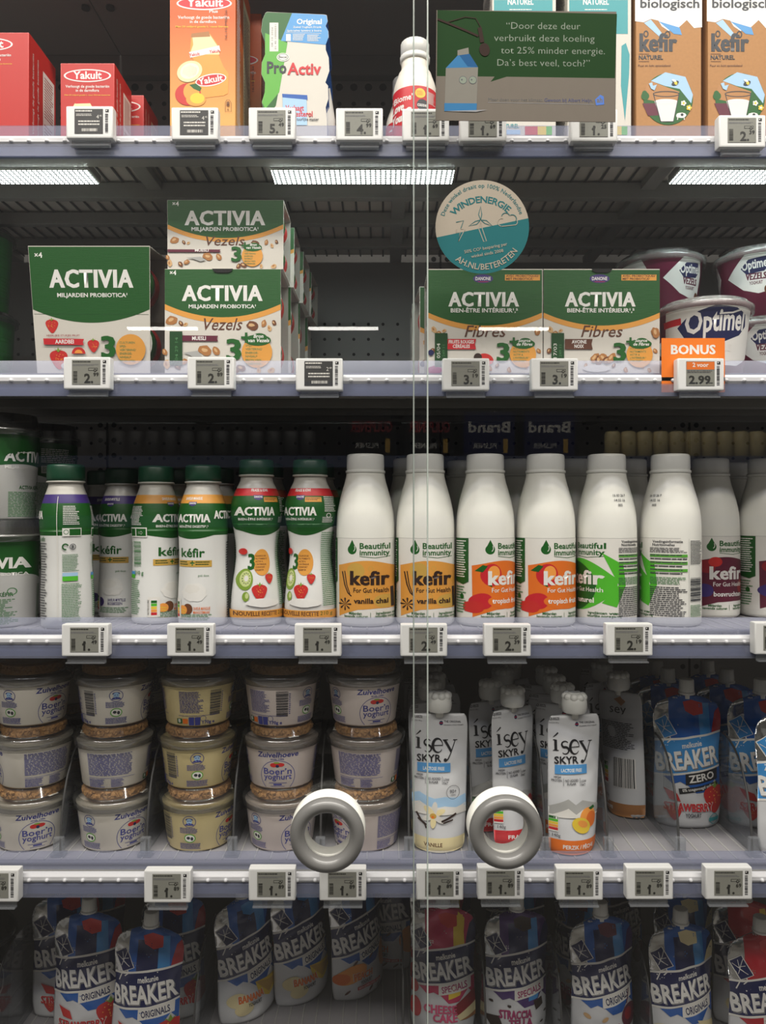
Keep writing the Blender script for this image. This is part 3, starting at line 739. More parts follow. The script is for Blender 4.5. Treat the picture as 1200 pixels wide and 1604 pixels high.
def mk_gut():
    r = empty('yoghurt_bottle'); T = dense([(0, .0245), (.004, .0258), (.055, .0258), (.075, .0245), (.092, .019), (.098, .0158)], 30); rf = interp(T)
    q = Part(); q.lathe([(b, a) for a, b in T] + [(.0155, .106)], 'foil_white' if False else 'cup_cream', 48)
    k = .87 / F / 3.871; by = (802 - .416 / .87 * F) * 3.871; a = Art(1000, by, k, 131)
    a.rect('red', 690, 516, 1310, by - 8)
    a.text('white', '“Biome”', 935, 600, 36, 150, bold=.02); a.text('white', 'Love', 905, 655, 48, 80, bold=.05, shear=.1); a.text('white', 'Your', 905, 720, 48, 82, bold=.05, shear=.1); a.text('white', 'Gut', 1000, 700, 52, 95, bold=.05)
    a.ell('yellow', 1045, 562, 30); a.lines('dorange', 1024, 548, 1066, 578, 4, seed=2); a.ell('ink', 1058, 632, 34); a.text('white', 'cassei', 1058, 642, 22, 60, bold=.02); a.lines('white', 1085, 545, 1125, 620, 7, seed=3)
    q.art(a, onround(rf, .0258), .003, .006); q.build('body', r)
    q = Part(); q.lathe([(.0165, .106), (.0172, .107), (.0172, .112), (.0160, .1125), (.0165, .113), (.0165, .127), (.0155, .1285)], 'plastic_cap', 48, 0, 0, 24, .012); q.build('cap', r)
    return r
put('gut', mk_gut, (X(650, .896), .896, D1), 'cream bottle with red label and white cap behind the glass edges', 'bottle', rot=(0, 0, -8))
put('gut', None, (X(636, .965), .972, D1), 'red-labelled cream bottle standing behind the similar one near the glass edges', 'bottle', rot=(0, 0, 25))
def mk_teal():
    a = Art(363, 509, .875 / F / 2.222)
    a.rect('card_teal', 258, 0, 462, 118); a.text('white', 'NATUREL', 351, 16, 20, 90, bold=.03); a.lines('white', 312, 32, 392, 38, 1); a.rect('white', 258, -250, 462, -40); a.text('teal', 'kefir', 360, -90, 80, bold=.05)
    a.poly('card_teal', [(440, 160), (455, 150), (468, 190), (466, 260), (452, 420), (438, 300)]); a.text('teal', 'NATUREL', 310, 446, 14, 70, bold=.02); a.rect('lblue', 300, 452, 350, 468); a.rect('red', 366, 440, 410, 470); a.rect('yellow', 410, 440, 440, 470); a.rect('lime', 440, 440, 460, 470)
    s = Art(0, 220, .001); s.lines('prn', 6, 20, 70, 200, 40, seed=8)
    return carton('milk_carton', .0725, .215, .08, 'card_white', a, None, s, .02)
put('teal', mk_teal, (X(821, .875), .875, D1), 'white and teal carton mostly hidden by the green notice, beside the red-labelled bottle', 'carton')
put('teal', None, (X(939, .875), .875, D1), 'white and teal carton beside the kraft cartons, half hidden by the green notice', 'carton')
def mk_kraft():
    a = Art(862, 509, .875 / F / 2.222)
    a.poly('white', [(745, -230), (978, -230), (978, 95), (950, 98), (925, 70), (898, 95), (862, 108), (838, 92), (826, 72), (800, 66), (775, 78), (745, 74)])
    a.poly('lblue', [(776, 80), (800, 68), (850, 130), (830, 128)]); a.poly('sky', [(826, 74), (900, 96), (908, 122), (880, 118)])
    a.text('ink', 'biologisch', 866, 27, 30, 206, bold=.04)
    a.text('ink', 'kefir', 826, 178, 60, 132, bold=.05); a.ring('ink', 783, 118, 7, 4, 14, ry=10); a.ring('ink', 858, 120, 8, 4, 14, ry=11)
    a.line('brown', [(758, 188), (794, 188)], 1.5); a.text('ink', 'NATUREL', 800, 207, 14, 84, bold=.04); a.line('brown', [(758, 214), (794, 214)], 1.5); a.text('brown', 'Puur en licht sprankelend', 812, 232, 7, 112, bold=.01)
    a.ell('green', 860, 345, 86, 90, 40); a.poly('lblue', [(800, 282), (850, 252), (920, 268), (946, 330), (940, 360), (900, 310), (850, 300)]); a.poly('kraft', [(774, 345), (782, 300), (800, 282), (850, 302), (900, 320), (860, 360)])
    a.poly('maroon', [(770, 360), (826, 360), (828, 402), (790, 404)]); a.ell('green', 780, 335, 14); a.ell('green', 778, 325, 9)
    a.poly('white', [(812, 352), (892, 352), (878, 424), (836, 426)]); a.poly('kraft', [(808, 325), (898, 325), (894, 352), (811, 352)]); a.ell('white', 853, 354, 40, 9); a.ring('ink', 853, 328, 45, 3, 28, ry=9)
    a.line('ink', [(808, 326), (834, 424), (878, 424), (898, 326)], 2.6); a.line('ink', [(834, 424), (878, 424)], 2.6)
    a.ell('white', 904, 402, 17, 10, 10, wob=.2); a.ell('ink', 908, 400, 5); a.line('white', [(894, 405), (892, 418)], 3); a.line('white', [(914, 405), (916, 418)], 3)
    for x, y in ((913, 360), (932, 376)):
        for t in range(5): a.ell('white' if x < 920 else 'yellow', x + 6 * math.cos(t * 1.257), y + 6 * math.sin(t * 1.257), 4, n=8)
        a.ell('yellow' if x < 920 else 'white', x, y, 4, n=8)
    a.ell('ink', 884, 290, 13, 7, rot=.4); a.ell('yellow', 886, 290, 5, 7, rot=.4); a.ell('white', 880, 282, 8, 4, rot=-.4); a.poly('lblue', [(792, 292), (804, 288), (806, 300), (820, 296), (812, 316), (800, 310)])
    s = Art(0, 220, .001); s.lines('brown', 10, 60, 60, 200, 40, seed=8); s.rect('white', 0, -60, 80, 40)
    return carton('milk_carton', .0742, .215, .08, 'card_kraft', a, None, s, .02)
put('kraft', mk_kraft, (X(1047.5, .875), .875, D1), 'brown kraft carton right beside the teal and white carton', 'carton')
put('kraft', None, (X(1160, .875), .875, D1), 'brown kraft carton above the 2.39 price tag', 'carton')

# ------------------------------------------------------------------ four-packs of yoghurt in card sleeves
def sleeve(wb, wt, h, d, front, art, topmat='card_grey', notch=False, cupmat='plastic_white', dark='hole_black'):
    r = empty('yoghurt_four_pack'); q = Part(); t = .0012; b, c = wb / 2, wt / 2
    def W(v): return b + (c - b) * v / h
    q.hexa([(-b, 0, 0), (b, 0, 0), (b, t, 0), (-b, t, 0), (-c, 0, h), (c, 0, h), (c, t, h), (-c, t, h)], front)
    q.hexa([(-c, t, h - t), (c, t, h - t), (c, d, h - t), (-c, d, h - t), (-c, t, h), (c, t, h), (c, d, h), (-c, d, h)], topmat)
    q.hexa([(-b, t, 0), (b, t, 0), (b, d, 0), (-b, d, 0), (-b, t, t), (b, t, t), (b, d, t), (-b, d, t)], 'card_white')
    q.hexa([(-b, d - t, t), (b, d - t, t), (b, d, t), (-b, d, t), (-c, d - t, h - t), (c, d - t, h - t), (c, d, h - t), (-c, d, h - t)], 'card_grey')
    m = (wb + wt) / 4
    q.art(art, lambda u, v, dd: (u * W(v) / m, -dd, v), None, .02)
    if notch:
        n = Art(0, 0, .001); n.poly('hole_black', [(-12, -h * 1000), (12, -h * 1000), (10, -h * 1000 + 3), (6, -h * 1000 + 4.5), (-6, -h * 1000 + 4.5), (-10, -h * 1000 + 3)]); q.art(n, onfront(0), base=.0011)
    q.build('sleeve', r)
    rr = min(h / 4, wb / 4) - .0012
    for sx in (-1, 1):
        for zz in (h * .26, h * .74):
            q = Part(); q.lathe([(rr * .78, 0), (rr * .82, d * .4), (rr * .9, d - .010), (rr, d - .0085), (rr, d - .0065)], cupmat, 28)
            bl = Art(0, 0, .001); bl.rect('green', -110, -d * 750, 110, -d * 520); bl.rect('straw', -110, -d * 450, 110, -d * 200); q.art(bl, onround(lambda z: rr * .9, rr * .9), .004)
            o = q.build('cup', r); o.rotation_euler = (PI / 2, 0, 0); o.location = (sx * (m * 1 - rr - .0002) if True else 0, d - .002, zz)
    return r
def pack_art(cx, by, k, w0, yA, wA, hA, sub, yS, wS, gl, gm, top, extra, sy=1):
    """w0 half width; gl, gm: where the green ends at the sides and in the middle; all in zoom px of the drawing"""
    a = Art(cx, by, k)
    rd = random.Random(int(cx))
    def arc(off, n=20): return [(cx - w0 + 2 * w0 * i / n, gm + (gl - gm) * (2 * i / n - 1) ** 2 + off) for i in range(n + 1)]
    return a, arc
def spot_nuts(a, x0, x1, y0, y1, n, seed, r=9):
    rd = random.Random(seed)
    for i in range(n): a.nutty(rd.uniform(x0, x1), rd.uniform(y0, y1), r * rd.uniform(.5, 1.1), seed * 50 + i)
def three(a, x, y, h, plus=True, t=('SPIJS-', 'VERTERING¹', 'ENERGIE-', 'NIVEAU²', 'BRON VAN', 'VOEDINGS-'), cloud=('Bron', 'van Vezels')):
    a.ell('orange', x + h * 1.08, y - h * .35, h * .72, n=32)
    a.text('green', '3', x, y, h * .95, h * .72, bold=.06)
    for i, s in enumerate(t): a.text('gprn', s, x + h * .55, y - h * .62 + i * h * .17, h * .1, None, al='l', bold=.01)
    if plus:
        a.rect('green', x + h * .34, y - h * 1.10, x + h * .82, y - h * .98); a.rect('green', x + h * .52, y - h * 1.28, x + h * .64, y - h * .80)
        a.ell('green', x + h * 1.12, y - h * .92, h * .62, h * .26, 20); a.ell('green', x + h * 1.2, y - h * 1.05, h * .35, h * .2, 16)
        a.text('white', cloud[0], x + h * 1.15, y - h * 1.03, h * .16, bold=.03, shear=.2); a.text('white', cloud[1], x + h * 1.15, y - h * .83, h * .16, bold=.03, shear=.2)
def mk_straw():
    k = .000283; cx, by = 362, 868; a, arc = pack_art(cx, by, k, 232, 0, 0, 0, '', 0, 0, 608, 660, 365, None)
    a.poly('card_green', arc(0)[::-1] + [(cx - 232, 366), (cx + 232, 366)])
    a.line('dgreen', [(cx - 228, 626), (cx + 228, 628)], 1.2)
    a.text('white', '×4', 166, 408, 20, bold=.02); a.text('white', 'ACTIVIA', 366, 522, 66, 330, bold=.05, sp=1.05); a.text('white', 'MILJARDEN PROBIOTICA¹', 368, 560, 15, 276, bold=.025)
    for x, y, r in ((202, 670, 24), (222, 800, 34), (366, 748, 22)): a.berry(x, y, r, x)
    a.ell('straw', 305, 782, 28, 26, 16, a0=0, a1=PI); a.ell('peach', 305, 780, 16, 14, 12, a0=0, a1=PI)
    a.ell('offwhite', 300, 830, 70, 22); a.text('dred', 'HEERLIJKE STUKJES FRUIT', 246, 714, 7, 134, bold=.01)
    a.poly('red', [(165, 722), (330, 724), (324, 736), (328, 748), (166, 746)]); a.text('white', 'AARDBEI', 250, 742, 15, 76, bold=.04)
    three(a, 427, 795, 84, False, ('CULTUREN', 'SPIJS-', 'VERTERING¹', 'ENERGIE-', 'NIVEAU²', 'BRON VAN'))
    a.berry(560, 720, 0.1); spot_nuts(a, 500, 560, 830, 850, 0, 3)
    return sleeve(.128, .136, .143, .068, 'card_white', a)
o = put('strawberry', mk_straw, (X(146, .872), .874, D2), 'green yoghurt four-pack with strawberries, leaning forward at the start of the second shelf', 'yoghurt pack', rot=(6, 0, 0))
put('strawberry', None, (X(146, .872) + .004, .947, D2), 'strawberry four-pack standing behind the leaning one', 'yoghurt pack')
def muesli_art(short):
    k = .000288; cx, by = 868, 868
    def f(y):
        if not short: return y
        g = y - 450
        return 450 + (g * .79 if g < 190 else 150 + (g - 190) * .70 if g < 240 else 185 + (g - 240) * .48)
    a, arc = pack_art(cx, by, k, 228, 0, 0, 0, '', 0, 0, 588 - (16 if short else 0), 640, 450, None)
    if short: a.by = 450 + .0785 / k
    F2 = lambda pts: [(x, f(y)) for x, y in pts]
    a.poly('orange', F2(arc(0)[::-1] + [(cx - 228, 500), (cx + 228, 500)] if False else arc(22)[::-1] + [(cx - 228, 560), (cx + 228, 560)]))
    a.poly('card_green', F2(arc(0)[::-1] + [(cx - 228, 451), (cx + 228, 451)]))
    a.text('white', '×4', 672, 473, 17, bold=.02); a.text('white', 'ACTIVIA', 866, f(574), 58 if not short else 54, 318, bold=.05, sp=1.05); a.text('white', 'MILJARDEN PROBIOTICA¹', 866, f(604), 14, 264, bold=.025)
    y0 = f(690); a.text('brown', 'Vezels', 860, y0 - (6 if short else 0), 46 if not short else 36, 158, bold=.004, shear=.28)
    for x, y, r in ((668, 652, 24), (704, 664, 12), (722, 668, 10), (985, 674, 26), (1030, 664, 14), (1052, 684, 12), (1070, 662, 12), (800, 772, 28), (843, 772, 19), (648, 826, 18), (690, 832, 16), (940, 840, 18), (1060, 850, 16), (640, 776, 14), (920, 850, 16), (715, 815, 16), (1010, 850, 12)): a.nutty(x, f(y), r * (.75 if short else 1), x)
    a.poly('lgrey', F2([(712, 780), (770, 772), (792, 800), (770, 812), (740, 790)]))
    a.poly('maroon', F2([(672 if not short else 640, 711), (850, 713), (846, 724), (850, 735), (672 if not short else 640, 734)])); a.text('white', 'MUESLI', 775, f(730), 14 if not short else 10, 54, bold=.03)
    h = 84 if not short else 58; three(a, 912, f(808), h)
    if not short: a.rect('dgreen', 660, 696, 710, 830); a.text('gprn', '04 29 14', 692, 765, 11, 90, rot=PI / 2)
    return a
put('muesli', lambda: sleeve(.1315, .1315, .1205, .068, 'card_white', muesli_art(False), notch=True), (X(349, .872), .872, D2), 'green muesli yoghurt four-pack standing on the shelf, front of the lower row', 'yoghurt pack')
put('muesli_low', lambda: sleeve(.1315, .1325, .0785, .066, 'card_white', muesli_art(True)), (X(353, .874), .8745, D2 + .1211), 'muesli four-pack lying on top of the lower muesli pack', 'yoghurt pack', rot=(0, 0, 0))
for i, w in enumerate(('directly behind the front', 'in third place of the lower', 'at the back of the lower')):
    put('muesli', None, (X(349, .872) + .003 * (i + 1), .944 + .0725 * i, D2), 'muesli four-pack ' + w + ' row', 'yoghurt pack', rot=(0, 0, 1.5 * (i - 1)))
for i, w in enumerate(('second in the upper row', 'third in the upper row', 'last in the upper row')):
    put('muesli_low', None, (X(353, .874) + .004 * (i + 1), .945 + .072 * i, D2 + .1211), 'muesli four-pack ' + w, 'yoghurt pack', rot=(0, 0, -1.5 * i), scale=(1, 1, 1 - .07 * (i + 1)))
def fibres(kind):
    k = .000334; x0, x1 = (66, 452) if kind == 0 else (446, 840); cx = (x0 + x1) / 2; by = (802 - .155 / .872 * F - 330) * 2.143; w0 = (x1 - x0) / 2
    a, arc = pack_art(cx, by, k, w0, 0, 0, 0, '', 0, 0, 340, 384, 194, None); dx = cx - 259
    a.poly('orange', arc(18)[::-1] + [(cx - w0, 320), (cx + w0, 320)]); a.poly('card_green', arc(0)[::-1] + [(cx - w0, 195), (cx + w0, 195)])
    a.ell('purple', 252 + dx, 225, 34, 15); a.text('white', 'DANONE', 252 + dx, 230, 11, 52, bold=.04); a.line('red', [(235 + dx, 235), (270 + dx, 235)], 1.5)
    a.rect('orange', 326 + dx, 211, 445 + dx, 231); a.text('brown', 'AVEC PROBIOTIQUES¹', 386 + dx, 219, 7, 112, bold=.03); a.text('brown', 'MET PROBIOTICA¹', 376 + dx, 229, 7, 92, bold=.03)
    a.text('white', 'ACTIVIA', 254 + dx, 318, 46, 240, bold=.05, sp=1.05); a.text('white', 'BIEN-ÊTRE INTÉRIEUR¹,²', 256 + dx, 339, 13, 228, bold=.03)
    a.text('brown', 'Fibres', 257 + dx, 422, 38, 136, bold=.004, shear=.28)
    for x, y, r in ((85, 398, 12), (103, 410, 10), (120, 402, 8), (436, 404, 14), (415, 470, 9), (440, 470, 10), (275, 530, 10), (300, 520, 9), (398, 522, 9), (420, 536, 9), (205, 520, 8), (80, 470, 10), (340, 535, 10)): a.nutty(x + dx, y, r, x)
    if kind == 0:
        a.poly('red', [(130, 430), (228, 430), (224, 447), (228, 465), (130, 465)]); a.text('white', 'FRUITS ROUGES', 178, 445, 11, 86, bold=.04); a.text('white', 'CÉRÉALES', 178, 460, 11, 58, bold=.04)
        a.ell('magenta', 88, 535, 24, 14, wob=.15); a.ell('straw', 262, 498, 26, 18, rot=-.4); a.ell('dbrown', 234, 492, 14); a.ell('navy', 75, 476, 10)
    else:
        a.poly('brown', [(518, 430), (612, 430), (608, 447), (612, 465), (518, 465)]); a.text('white', 'AVOINE', 566, 445, 11, 50, bold=.04); a.text('white', 'NOIX', 566, 460, 11, 32, bold=.04)
        for q_ in range(5): a.nutty(620 + 14 * q_, 494 + (q_ % 2) * 8, 18, q_ + 70)
        a.nutty(826, 408, 18, 91); a.ell('offwhite', 625, 530, 46, 12)
    a.rect('dgreen', 88 + dx, 410, 131 + dx, 525); a.text('offwhite', '05/04' if kind == 0 else '17/03', 106 + dx, 470, 11, 50, rot=PI / 2); a.text('gprn', '249 11', 122 + dx, 470, 8, 40, rot=PI / 2)
    three(a, 320 + dx, 504, 62, True, ('SOURCE DE', 'NUTRIMENTS', 'ACTIF À', 'L’INTÉRIEUR¹¹', 'CONFORT'), ('Source', 'de Fibres'))
    return a
put('fib0', lambda: sleeve(.1305, .1305, .1205, .068, 'card_white', fibres(0), notch=False), (X(760, .872), .872, D2), 'green fibre four-pack with a red flavour flag', 'yoghurt pack')
put('fib1', lambda: sleeve(.1315, .1315, .1205, .068, 'card_white', fibres(1), notch=True), (X(942.5, .872), .872, D2), 'green fibre four-pack with a brown oat and walnut flag', 'yoghurt pack')
put('fib0', None, (X(760, .872) - .006, .943, D2), 'fibre four-pack showing its edge directly behind the red-flagged one', 'yoghurt pack', rot=(0, 0, 3))
put('fib0', None, (X(760, .872) - .012, 1.018, D2), 'fibre four-pack furthest back in the red-flagged row', 'yoghurt pack')

# ------------------------------------------------------------------ maroon and green tubs
def tub(name, H, r0, r1, mat, art, lidmat, R, lidh=.006):
    r = empty(name); T = [(0, r0 - .002), (.002, r0), (H - .004, r1), (H, r1 + .001)]; rf = interp(T)
    q = Part(); q.lathe([(b, a) for a, b in T], mat, 56); q.art(art, onround(rf, R), .0035, None); q.build('tub_body', r)
    q = Part(); q.lathe([(r1 + .0014, H - .008), (r1 + .0045, H - .0075), (r1 + .005, H), (r1 + .003, H + .0015), (r1 + .001, H + .0016), (r1 - .002, H + lidh), (r1 - .006, H + lidh)], lidmat, 56, close=False)
    q.lathe([(r1 - .006, H + lidh), (r1 - .0065, H + lidh - .002)], lidmat, 56); q.build('lid', r)
    return r
def opti_art(big):
    R = 132; a = Art(0, 0, .05 / R, R)             # one unit: R px are the tub's radius; v from 0 up is -y
    if big:
        a.poly('white', [(-128, -205), (128, -205), (138, -120), (112, -60), (60, -30), (-60, -30), (-112, -60), (-140, -110)])
        a.poly('navy', [(-112, -150), (-84, -184), (-20, -206), (44, -200), (80, -184), (84, -150), (60, -120), (10, -100), (-60, -98), (-100, -118)])
        a.text('white', 'Optimel', -12, -132, 62, 172, bold=.03, shear=.1, rot=.06); a.line('white', [(-10, -180), (30, -184), (74, -202)], 5); a.rect('red', -138, -178, -104, -158)
        a.rect('maroon', -134, -96, -100, -82); a.text('white', 'VEZELS', -20, -72, 22, 110, bold=.03)
    else:
        a.poly('white', [(-62, -140), (0, -206), (74, -206), (84, -160), (76, -84), (40, -76), (-8, -92)])
        a.poly('navy', [(-14, -162), (10, -188), (62, -194), (72, -168), (56, -146), (4, -140)]); a.text('white', 'Optimel', 30, -158, 28, 80, bold=.04, rot=.08)
        a.text('maroon', 'VEZELS', 32, -122, 20, 62, bold=.05); a.text('maroon', 'YOGHURT', 32, -106, 10, 40, bold=.03); a.ell('nutd', 70, -84, 12, 18, rot=.4)
        a.ell('straw', -20, -24, 22, 14); a.poly('white', [(-160, -200), (-110, -206), (-92, -150), (-110, -100), (-170, -110)]); a.ell('navy', -150, -160, 34, 26)
    a.lines('pink', 150, -190, 250, -40, 14, .4, seed=7); a.lines('pink', -270, -190, -190, -40, 14, .4, seed=8)
    return a
put('optb', lambda: tub('yoghurt_tub', .083, .042, .0505, 'tub_maroon', opti_art(True), 'clear_rim', .0485), (X(1103, .912), .914, D2), 'maroon and white yoghurt tub behind the orange promotion card', 'yoghurt tub', rot=(0, 0, 2))
MT = lambda: tub('yoghurt_tub', .083, .042, .0505, 'tub_maroon', opti_art(False), 'clear_rim', .0485)
put('opts', MT, (.372, 1.035, D2), 'maroon tub at the bottom of the stack behind the oat and walnut pack', 'yoghurt tub')
put('opts', None, (.372, 1.035, D2 + .0891), 'maroon tub on top of the stack behind the oat and walnut pack', 'yoghurt tub', rot=(0, 0, 14), scale=(1.06, 1.06, 1.06))
put('opts', None, (.488, 1.0, D2), 'maroon tub at the bottom of the stack beside the picture edge', 'yoghurt tub', rot=(0, 0, -30))
put('opts', None, (.488, 1.0, D2 + .0891), 'maroon tub on top of the stack beside the picture edge', 'yoghurt tub', rot=(0, 0, -44))
def kef_art():
    R = 160; a = Art(0, 0, .043 / R, R); H = 380
    a.poly('card_green', [(-520, -H), (520, -H), (520, -190)] + [(520 - i * 26, -190 - 46 * math.cos((520 - i * 26) / 166.0) ) for i in range(41)])
    a.ell('navy', 50, -322, 36, 16); a.text('white', 'DANONE', 50, -318, 11, 58, bold=.04); a.text('white', 'NATUREL', 50, -355, 14, 90, bold=.03); a.text('white', 'ACTIVIA', 40, -248, 44, 232, bold=.05); a.text('white', 'MILJARDEN PROBIOTICA', 40, -216, 13, 226, bold=.02)
    a.text('green', 'ACTIVIA KÉFIR', 50, -130, 15, 130, bold=.02); a.lines('gprn', -60, -118, 130, -10, 13, seed=3); a.ring('gprn', 110, -150, 14, 3)
    a.text('green', 'kéfir', -190, -100, 60, bold=.01); a.rect('gold', -250, -78, -150, -62); a.lines('gprn', 200, -170, 300, -10, 18, seed=4); a.lines('gprn', 320, -170, 440, -10, 18, seed=5); a.rect('offwhite', 220, -250, 380, -215); a.lines('gprn', 226, -245, 374, -220, 3, seed=8); a.lines('white', 220, -330, 420, -262, 6, seed=9)
    return a
KT = lambda: tub('kefir_tub', .104, .040, .0432, 'sleeve_white', kef_art(), 'clear_lid', .043, .017)
put('keft', KT, (X(0, .90), .90, D3), 'green and white kefir tub at the bottom of the front stack', 'yoghurt tub', rot=(0, 0, 0))
put('keft', None, (X(-2, .90), .90, D3 + .1212), 'green and white kefir tub on top of the front stack', 'yoghurt tub', rot=(0, 0, 62))
put('keft', None, (X(66, 1.01), 1.01, D3), 'kefir tub at the bottom of the rear stack', 'yoghurt tub', rot=(0, 0, -60))
put('keft', None, (X(66, 1.01), 1.01, D3 + .1212), 'kefir tub on top of the rear stack, its recycling panel in view', 'yoghurt tub', rot=(0, 0, -80))
def green_tub():
    a = Art(0, 0, .045 / 160, 160); a.lines('green', -200, -300, 240, -60, 12, .4, seed=3); a.rect('green', -240, -50, 240, -10)
    return tub('yoghurt_tub', .108, .040, .046, 'tub_green', a, 'clear_lid', .045)
put('gtub', green_tub, (-.553, 1.05, D2), 'green tub at the bottom of the stack at the picture edge, second shelf', 'yoghurt tub')
put('gtub', None, (-.556, 1.05, D2 + .1142), 'green tub on top of the stack at the picture edge, second shelf', 'yoghurt tub')
# ------------------------------------------------------------------ bottles on the third shelf
def small_bottle(tab, cap_r, cap_h, collar, zone, art, R, capz):
    """tab: (z, r); collar colour between the neck and the green; zone: heights where green and collar start"""
    r = empty('drink_bottle'); T = dense(tab, 44); rf = interp(T); q = Part()
    pr = []
    for z, rr in T:
        m = 'sleeve_white' if z < zone[0] else 'card_green' if z < zone[1] else collar if z < zone[2] else 'neck_silver'
        pr.append((rr, z, m))
    q.lathe(pr, 'sleeve_white', 48); q.art(art, onround(rf, R), .002, .003); q.build('bottle_body', r)
    q = Part(); c = cap_r
    q.lathe([(c * .9, capz - .0035, 'neck_silver'), (c * 1.02, capz - .003, 'neck_silver'), (c * 1.02, capz - .0012, 'neck_silver'), (c * .95, capz - .001), (c, capz), (c * 1.01, capz + cap_h * .15), (c * 1.0, capz + cap_h * .85), (c * .95, capz + cap_h * .97), (c * .86, capz + cap_h)], 'cap_green', 60, 0, 0, 30, .006)
    q.build('cap', r)
    return r
KB = [(0, .0265), (.003, .0282), (.03, .0285), (.07, .0272), (.10, .0278), (.115, .0285), (.128, .0280), (.140, .0258), (.150, .0225), (.157, .0200), (.160, .0190), (.1645, .0186)]
def kefir_drink(kind):
    k = .872 / F / 3.333; a = Art(1060, 1270, k, 128); z = lambda y: (1270 - y) * k
    fl = 'orange' if kind == 'mango' else 'navy'
    wave = [(1060 + x, 772 + 40 * max(0, math.cos((x + 30) / 105.0)) + 0) for x in range(-400, 401, 20)]
    a.poly('card_green', wave[::-1] + [(660, 700), (1460, 700)])
    a.text('white', 'SAVEUR MANGUE' if kind == 'mango' else 'SAVEUR MYRTILLE', 1032, 607, 14, 106, bold=.03)
    a.poly('purple', [(1003, 618), (1054, 618), (1048, 634), (1028, 642), (1009, 634)]); a.text('white', 'DANONE', 1028, 630, 9, 40, bold=.03)
    a.text('white', 'ACTIVIA', 1034, 724, 40, 180, bold=.05); a.text('white', 'BIEN-ÊTRE DIGESTIF¹,²', 1034, 753, 12, 160, bold=.02)
    a.text('green', 'kéfir', 1030, 906, 44, 136, bold=.02)
    a.rect('gold', 946, 924, 1132, 958); a.text('green', '+', 1030, 956, 34, bold=.03); a.lines('dgreen', 952, 930, 1014, 954, 2, seed=2); a.lines('dgreen', 1048, 930, 1126, 954, 2, seed=3)
    a.text('gprn', 'goût doux', 1090, 1008, 11, 56); a.ell('white', 1040, 1090, 66, 50, 20, wob=.1, seed=3); a.ell('paper', 1030, 1075, 40, 22, 14, wob=.15, seed=5)
    if kind == 'mango':
        a.ell('nutd', 1008, 1178, 26, 28); a.ell('peach', 980, 1184, 24, 24); a.line('yellow', [(964, 1180), (996, 1186)], 4); a.line('yellow', [(970, 1194), (992, 1198)], 4)
        a.text('dorange', 'SAVEUR MANGUE', 1080, 1182, 15, 84, bold=.01); a.text('dorange', 'MANGOSMAAK', 1080, 1202, 15, 84, bold=.01)
    else:
        a.ell('purple', 970, 1176, 26, 26); a.ell('navy', 966, 1170, 14, 12); a.text('purple', 'SAVEUR MYRTILLE', 1068, 1172, 15, 96, bold=.01); a.text('purple', 'BOSBESSEN', 1060, 1192, 15, 80, bold=.01)
    a.lines('gprn', 960, 1206, 1150, 1240, 3, seed=11)
    # to the left of the front: nutrition letters, bar code and small print
    R = 128 * PI / 2
    L = lambda d: 1060 - R - d
    b = Art(-90, 1270, k); b.items = a.items
    b.rect('paper', -258, 1126, -194, 1232); b.score(-242, 1134, -208, 1230); b.text('ink', 'NUTRI-SCORE', -250, 1180, 9, 80, rot=PI / 2)
    b.lines('white', -385, 640, -285, 745, 10, seed=12); b.rect('white', -390, 754, -262, 806); b.rect('green', -384, 760, -338, 800); b.rect('green', -330, 760, -268, 800); b.text('white', '⇨', -300, 795, 26)
    b.barcode('gprn', -360, 830, -300, 962, 5, False); b.text('gprn', 'lossifit', -378, 860, 18, 60, rot=PI / 2); b.text('gprn', '210 g', -316, 1006, 20, bold=.02); b.rect('sky', -392, 990, -345, 1006); b.rect('lime', -392, 1006, -345, 1026); b.lines('gprn', -390, 1036, -300, 1225, 14, seed=13)
    # round the back: seam, leaf marks and two columns of print
    s = 330; b.cx = 0
    b.line('paper', [(s, 590), (s, 1260)], 3); b.lines('prn', s - 150, 830, s - 60, 1230, 24, seed=14); b.text('green', 'au kéfir', s - 100, 820, 22, 60, bold=.02)
    b.text('white', 'ACTIVIA', s - 165, 705, 40, 160, bold=.05); b.lines('white', s + 30, 640, s + 110, 740, 9, seed=15); b.rect('white', s + 26, 754, s + 120, 796); b.rect('green', s + 60, 758, s + 116, 792); b.ring('gprn', s + 44, 774, 11, 3)
    b.ring('green', s + 40, 850, 14, 7, 16, .4, 5); b.ring('ink', s + 76, 850, 14, 3); b.text('ink', 'B', s + 76, 858, 16, bold=.03); b.lines('gprn', s + 24, 890, s + 110, 980, 9, seed=16); b.rect('lblue', s + 24, 984, s + 100, 1002); b.rect('lime', s + 24, 1002, s + 100, 1026); b.lines('gprn', s + 20, 1040, s + 120, 1240, 18, seed=17)
    return small_bottle(KB, .0205, .0178, 'purple' if kind != 'mango' else 'orange', (z(775), z(614), z(576)), a, .0285, .1665)
